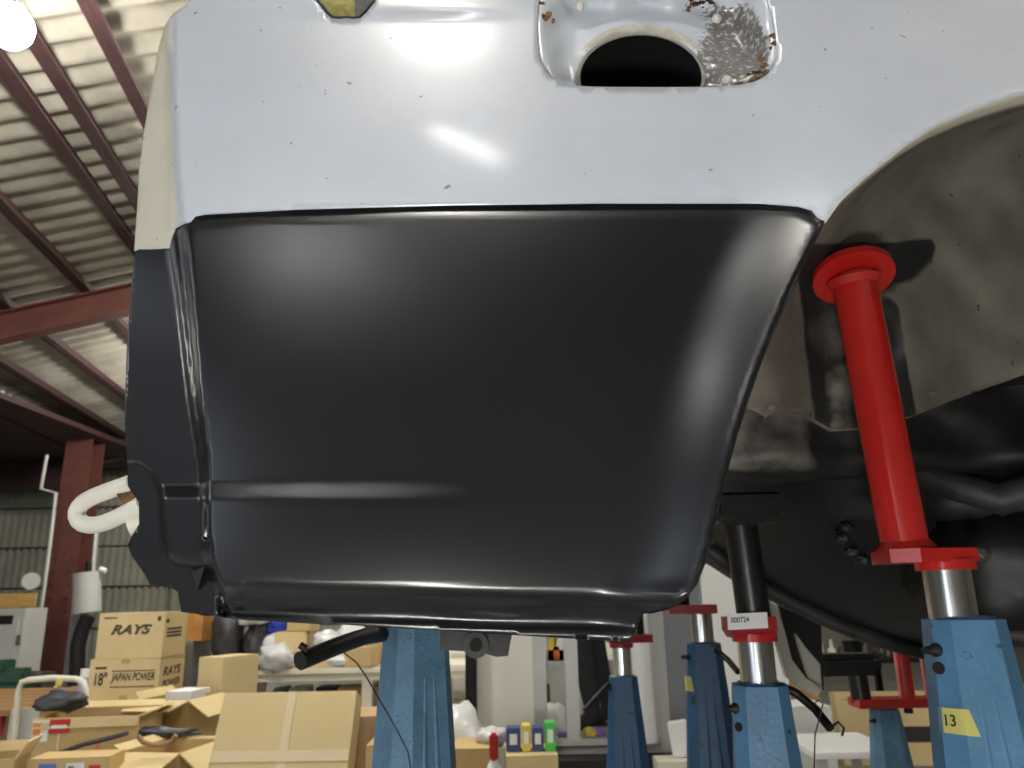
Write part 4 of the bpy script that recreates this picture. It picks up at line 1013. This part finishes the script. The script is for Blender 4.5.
# roll of white wrap at the right jamb, tag on the floor
o = B(); x = P(643, 690, YP-.1).x; o.tube([(x, YP-.09, zfl+.02), (x, YP-.09, zfl+.7), (x-.01, YP-.09, zfl+1.2)], [.06, .05, .045], 14); o = o.build('plastic_wrap', M['film']); tag(o, 'tall white plastic wrap roll standing at the right door jamb', 'roll')
o = B(); x = P(680, 748, 4.15).x; o.box((x, 4.13, P(680, 757, 4.15).z+.087), (.10, .02, .17), ry=-.12, bev=.008); o = o.build('white_tag', M['wtape']); tag(o, 'white plastic tag standing in front of the grey door', 'tag')
x5, z5 = x, P(680, 757, 4.15).z
o2 = B().box((x5, 4.12, z5/2), (.26, .16, z5)).build('low_stool', M['cream']); tag(o2, 'low cream step box in front of the grey door', 'step')
for i, (u, v) in enumerate(((597, 752), (606, 760), (585, 764), (620, 756))):
    p = P(u, v, 4.0); b = B(); b.blob((p.x, 3.95+.06*i, .05), (.12, .12, .11), 30+i, .3); o = b.build('wrapped_part', M['film' if i % 2 else 'dgrey'], smooth=True); tag(o, ['dark wrapped part on the floor below the office door', 'clear wrapped part on the floor below the office door', 'dark lump left of the clear wrapped part', 'clear wrapped bundle next to the dark blue stand'][i], 'parcel', 'wrapped parts on the floor')
# cartons in front of the partition
t, Mx, bx, a, b = frontbox('low_carton', 'low carton beside the blue stand with cables on top', 452, 748, 497, 790, 3.8, .3, 0, M['card'])
t, Mx, bx, a, b = frontbox('low_carton', 'low carton carrying printed packets', 506, 755, 558, 790, 3.75, .3, r3(2), M['card2'])
zc = b.z
for (u0, u1, hh, mm, lab) in ((506, 521, .10, 'dblue', 'dark blue printed packet on the low carton'), (522, 531, .11, 'yellow', 'yellow striped packet leaning on the low carton'), (532, 544, .10, 'dblue', 'blue and white packet on the low carton'), (545, 556, .12, 'lgreen', 'bright green packet on the low carton')):
    xa, xb = P(u0, 745, 3.85).x, P(u1, 745, 3.85).x
    q = thing('packet', lab, 'packet', ((xa+xb)/2, 3.87, zc), 'printed packets on the carton')
    B().box(((xa+xb)/2, 3.88, zc+hh/2+.001), (xb-xa-.004, .10, hh), bev=.003).build('body', M[mm], q)
    B().box(((xa+xb)/2, 3.828, zc+hh*.55), ((xb-xa)*.5, .003, hh*.45)).build('print', M['wtape'], q)
bt = thing('spray_bottle', 'white spray bottle with red trigger near the blue stand', 'bottle', (P(494, 760, 3.4).x, 3.4, 0))
p = P(494, 768, 3.4)
B().tube([(p.x, 3.4, 0), (p.x, 3.4, p.z-.02), (p.x, 3.4, p.z+.03)], [.04, .04, .015], 14).build('bottle_body', M['bright'], bt)
B().box((p.x, 3.4, p.z+.08), (.035, .05, .10), bev=.008).build('trigger_head', M['labred'], bt)
o = B(); o.blob((P(460, 728, 4.15).x, 4.2, .20), (.26, .26, .44), 12, .3); o = o.build('clear_sack', M['film'], smooth=True); tag(o, 'large clear plastic sack right of the grey blue stand', 'bag')
o = B(); o.blob((P(492, 744, 3.95).x, 3.95, b.z+.045), (.14, .12, .09), 13, .4); o = o.build('cable_bundle', M['film'], smooth=True); tag(o, 'grey cable bundle between the two low cartons', 'cable')
dc = struct(B().box((P(471, 690, YP-.05).x, YP-.03, 1.2), (.06, .04, 2.4)).build('trim_5', M['hole']))
cs = thing('cream_shelf', 'cream open shelf standing behind the clear sack', 'shelf', (P(450, 700, 6.1).x, 6.1, 0))
xc = P(452, 700, 6.0).x
for x in (xc-.22, xc+.12): B().box((x, 6.55, .50), (.06, .3, 1.0)).build('side', M['cream'], cs)
for z in (.08, .52, .985): B().box((xc-.05, 6.55, z), (.28, .3, .03)).build('board', M['cream'], cs)
B().box((xc-.05, 6.705, .5), (.34, .01, 1.0)).build('back', M['card3'], cs)

# ------------------------------------------------------------------ person in the office doorway
px = P(593, 690, YP+.35).x; py = YP+.35
def person():
    J = dict(pel=(0, 0, .93), chest=(.02, 0, 1.25), neck=(.0, 0, 1.45), head0=(-.02, 0, 1.54), head1=(-.03, 0, 1.68),
             hl=(-.02, -.09, .88), kl=(-.07, -.10, .50), al=(-.01, -.10, .09), tl=(-.16, -.11, .035),
             hr=(.02, .09, .88), kr=(.03, .10, .48), ar=(.10, .10, .09), tr=(-.04, .11, .035),
             sl=(.03, -.18, 1.39), el=(.04, -.24, 1.12), wl_=(-.10, -.22, .93), sr=(.03, .18, 1.39), er=(.04, .24, 1.12), wr_=(-.10, .22, .93))
    rad = dict(pel=.145, chest=.15, neck=.058, head0=.085, head1=.09, hl=.095, kl=.068, al=.05, tl=.038, hr=.095, kr=.068, ar=.05, tr=.038, sl=.062, el=.047, wl_=.034, sr=.062, er=.047, wr_=.034)
    E = [('pel', 'chest'), ('chest', 'neck'), ('neck', 'head0'), ('head0', 'head1'), ('pel', 'hl'), ('hl', 'kl'), ('kl', 'al'), ('al', 'tl'), ('pel', 'hr'), ('hr', 'kr'), ('kr', 'ar'), ('ar', 'tr'), ('chest', 'sl'), ('sl', 'el'), ('el', 'wl_'), ('chest', 'sr'), ('sr', 'er'), ('er', 'wr_')]
    ks = list(J); V = [Vector(J[k])+Vector((px, py, zfl+.004)) for k in ks]; E = [(ks.index(a), ks.index(b)) for a, b in E]
    for side in ('wl_', 'wr_'):          # palm and fingers
        wv = ks.index(side); w0 = V[wv].copy(); dirn = Vector((-.55, 0, -.83)); sg = -1 if side == 'wl_' else 1
        V.append(w0+dirn*.06); ks.append('palm'); rad['palm'] = .028; E.append((wv, len(V)-1)); pm = len(V)-1
        for i in range(4):
            off = Vector((.028-.019*i, 0, -.02+.012*i)); tip = w0+dirn*(.15+.012*(1.5-abs(i-1.5)))+off
            V.append(w0+dirn*.10+off); V.append(tip+Vector((.012, 0, 0))); ks += ['f', 'f']; rad['f'] = .009
            E += [(pm, len(V)-2), (len(V)-2, len(V)-1)]
        V.append(w0+dirn*.07+Vector((-.045, 0, .01))); ks.append('f'); E.append((pm, len(V)-1))
    me = bpy.data.meshes.new('person'); me.from_pydata(V, E, [])
    o = bpy.data.objects.new('person', me); COL.objects.link(o)
    sk = o.modifiers.new('skin', 'SKIN'); 
    for i, sv in enumerate(me.skin_vertices[0].data): sv.radius = (rad[ks[i]],)*2; sv.use_root = i == 0
    o.modifiers.new('sub', 'SUBSURF').levels = 2
    dg = bpy.context.evaluated_depsgraph_get(); dg.update(); m2 = bpy.data.meshes.new_from_object(o.evaluated_get(dg))
    bpy.data.objects.remove(o)
    for q in m2.polygons:
        z = q.center.z-zfl; r = abs(q.center.y-py)
        q.material_index = 0 if .07 < z < 1.47 and not (r > .17 and z < .94) else (1 if z >= .6 else 2); q.use_smooth = True
    m2.materials.clear()
    o = link('person', m2, [M['cloth'], M['skin'], M['blk']])
    tag(o, 'person in dark trousers standing sideways in the office doorway', 'person')
    hd = Vector((px-.03, py, zfl+1.64)); b = B(); b.blob(hd+Vector((.02, 0, .045)), (.23, .20, .19), 2, .08); b.build('hair', M['hair'], o, smooth=True)
    for s_ in (-1, 1):
        B().blob(hd+Vector((-.088, .032*s_, -.0)), (.018, .026, .014), 1, 0).build('eye', M['hair'], o, smooth=True); B().blob(hd+Vector((.01, .095*s_, -.02)), (.045, .02, .06), 1, 0).build('ear', M['skin'], o, smooth=True)
    B().blob(hd+Vector((-.10, 0, -.03)), (.045, .03, .05), 1, 0).build('nose', M['skin'], o, smooth=True)
    B().blob(hd+Vector((-.088, 0, -.075)), (.02, .05, .013), 1, 0).build('mouth', mat('lips', srgb(160, 90, 84), .6), o, smooth=True)
person()

# ------------------------------------------------------------------ right background
ez = P(840, 762, 3.9).z
wt = thing('white_table', 'low white table beyond the stands at lower right', 'table', (P(850, 760, 4.0).x, 4.1, 0))
xa, xb = P(815, 752, 3.8).x, P(905, 752, 3.8).x
B().box(((xa+xb)/2, 4.05, P(850, 752, 3.8).z-.015), (xb-xa, .5, .03), bev=.004).build('tabletop', M['bright'], wt)
for x in (xa+.04, xb-.04):
    for y in (3.84, 4.26): B().box((x, y, (P(850, 752, 3.8).z-.03)/2), (.04, .04, P(850, 752, 3.8).z-.032)).build('leg', M['greyp'], wt)
t, Mx, bx, a, b = frontbox('white_carton', 'white carton with green print behind the numbered stand', 790, 706, 831, 790, 4.6, .3, 0, M['wtape'])
sticker(t, Mx, (b-a).x, .3, .1, .6, b.z-.18, b.z-.165, M['tgreen'], 'print_line'); sticker(t, Mx, (b-a).x, .3, .12, .5, b.z-.22, b.z-.205, M['tgreen'], 'print_line')
t, Mx, bx, a, b = frontbox('tan_carton', 'tan carton stacked at the back behind the numbered stand', 782, 682, 818, 708, 5.2, .3, 0, mat('tan cardboard', srgb(196, 150, 96), .85, noise=.15), z0=0)
t, Mx, bx, a, b = frontbox('yellow_carton', 'yellowish flattened carton leaning behind the red rack', 838, 692, 938, 790, 4.7, .12, r3(-6), M['card2'], rx=-.1)
sticker(t, Mx, (b-a).x, .12, .55, .9, .12, .20, M['ink'], 'print_mark', .003); sticker(t, Mx, (b-a).x, .12, .05, .95, .34, .345, M['cardin'], 'seam', .003)
t, Mx, bx, a, b = frontbox('edge_carton', 'pale carton at the right edge beyond the nearest stand', 996, 690, 1090, 790, 4.4, .3, r3(4), M['card2'])
pr_ = random.Random(3)
er = thing('parts_rack', 'open rack crammed with dark engine parts at back right', 'rack', (P(880, 700, 5.7).x, 5.8, 0))
xa, xb = P(815, 700, 5.6).x, P(1010, 700, 5.6).x
for z in (.05, .48, .95): B().box(((xa+xb)/2, 5.85, z), (xb-xa, .5, .03)).build('shelf', M['partsd'], er)
for x in (xa, (xa+xb)/2, xb):
    for y in (5.62, 6.08): B().box((x, y, .75), (.04, .04, 1.5)).build('post', M['partsd'], er)
zs_ = [.066, .496]
ORD = ['leftmost', 'second from left', 'third from left', 'fourth from left', 'fifth from left', 'sixth from left', 'sixth from right', 'fifth from right', 'fourth from right', 'third from right', 'second from right', 'rightmost']
for k in range(24):
    sh_, ix = k % 2, k//2
    x = xa+.07+(xb-xa-.14)*(ix+.5)/12; z = zs_[sh_]; y = 5.76; r = pr_.uniform(.034, .046); kind = (ix+2*sh_) % 4
    where = ', '+ORD[ix]+' on the '+('upper' if sh_ else 'lower')+' rack shelf'
    b = B()
    if kind == 0:
        b.tube([(x, y-.05, z+r), (x, y+.05, z+r)], r, 18); b.tube([(x, y-.07, z+r), (x, y-.05, z+r)], r*.4, 12); nm, lab, c_ = 'brake_disc', 'metal brake disc'+where, 'brake disc'
    elif kind == 1:
        b.tube([(x-r, y, z+r*.5), (x, y-.02, z+r*1.6), (x+r*.8, y, z+r*3.4)], r*.4, 10); nm, lab, c_ = 'hose_piece', 'bent hose piece'+where, 'hose'
    elif kind == 2:
        b.box((x, y, z+r*1.6), (r*2, r*1.5, r*3.2), rz=pr_.uniform(-.2, .2), bev=.012); b.tube([(x, y-r, z+r), (x, y-r*1.5, z+r)], r*.45, 12); nm, lab, c_ = 'gearbox_part', 'metal housing part'+where, 'housing'
    else:
        b.tube([(x, y, z), (x, y, z+r*1.5), (x, y, z+r*1.6), (x, y, z+r*3)], [r*.8, r*.7, r*.3, r*.25], 14); nm, lab, c_ = 'shock_absorber', 'upright strut part'+where, 'strut'
    o = b.build(nm, M[pr_.choice(['parts', 'partsd', 'partsd', 'conduit', 'parts'])]); tag(o, lab, c_, 'engine parts on the rack')
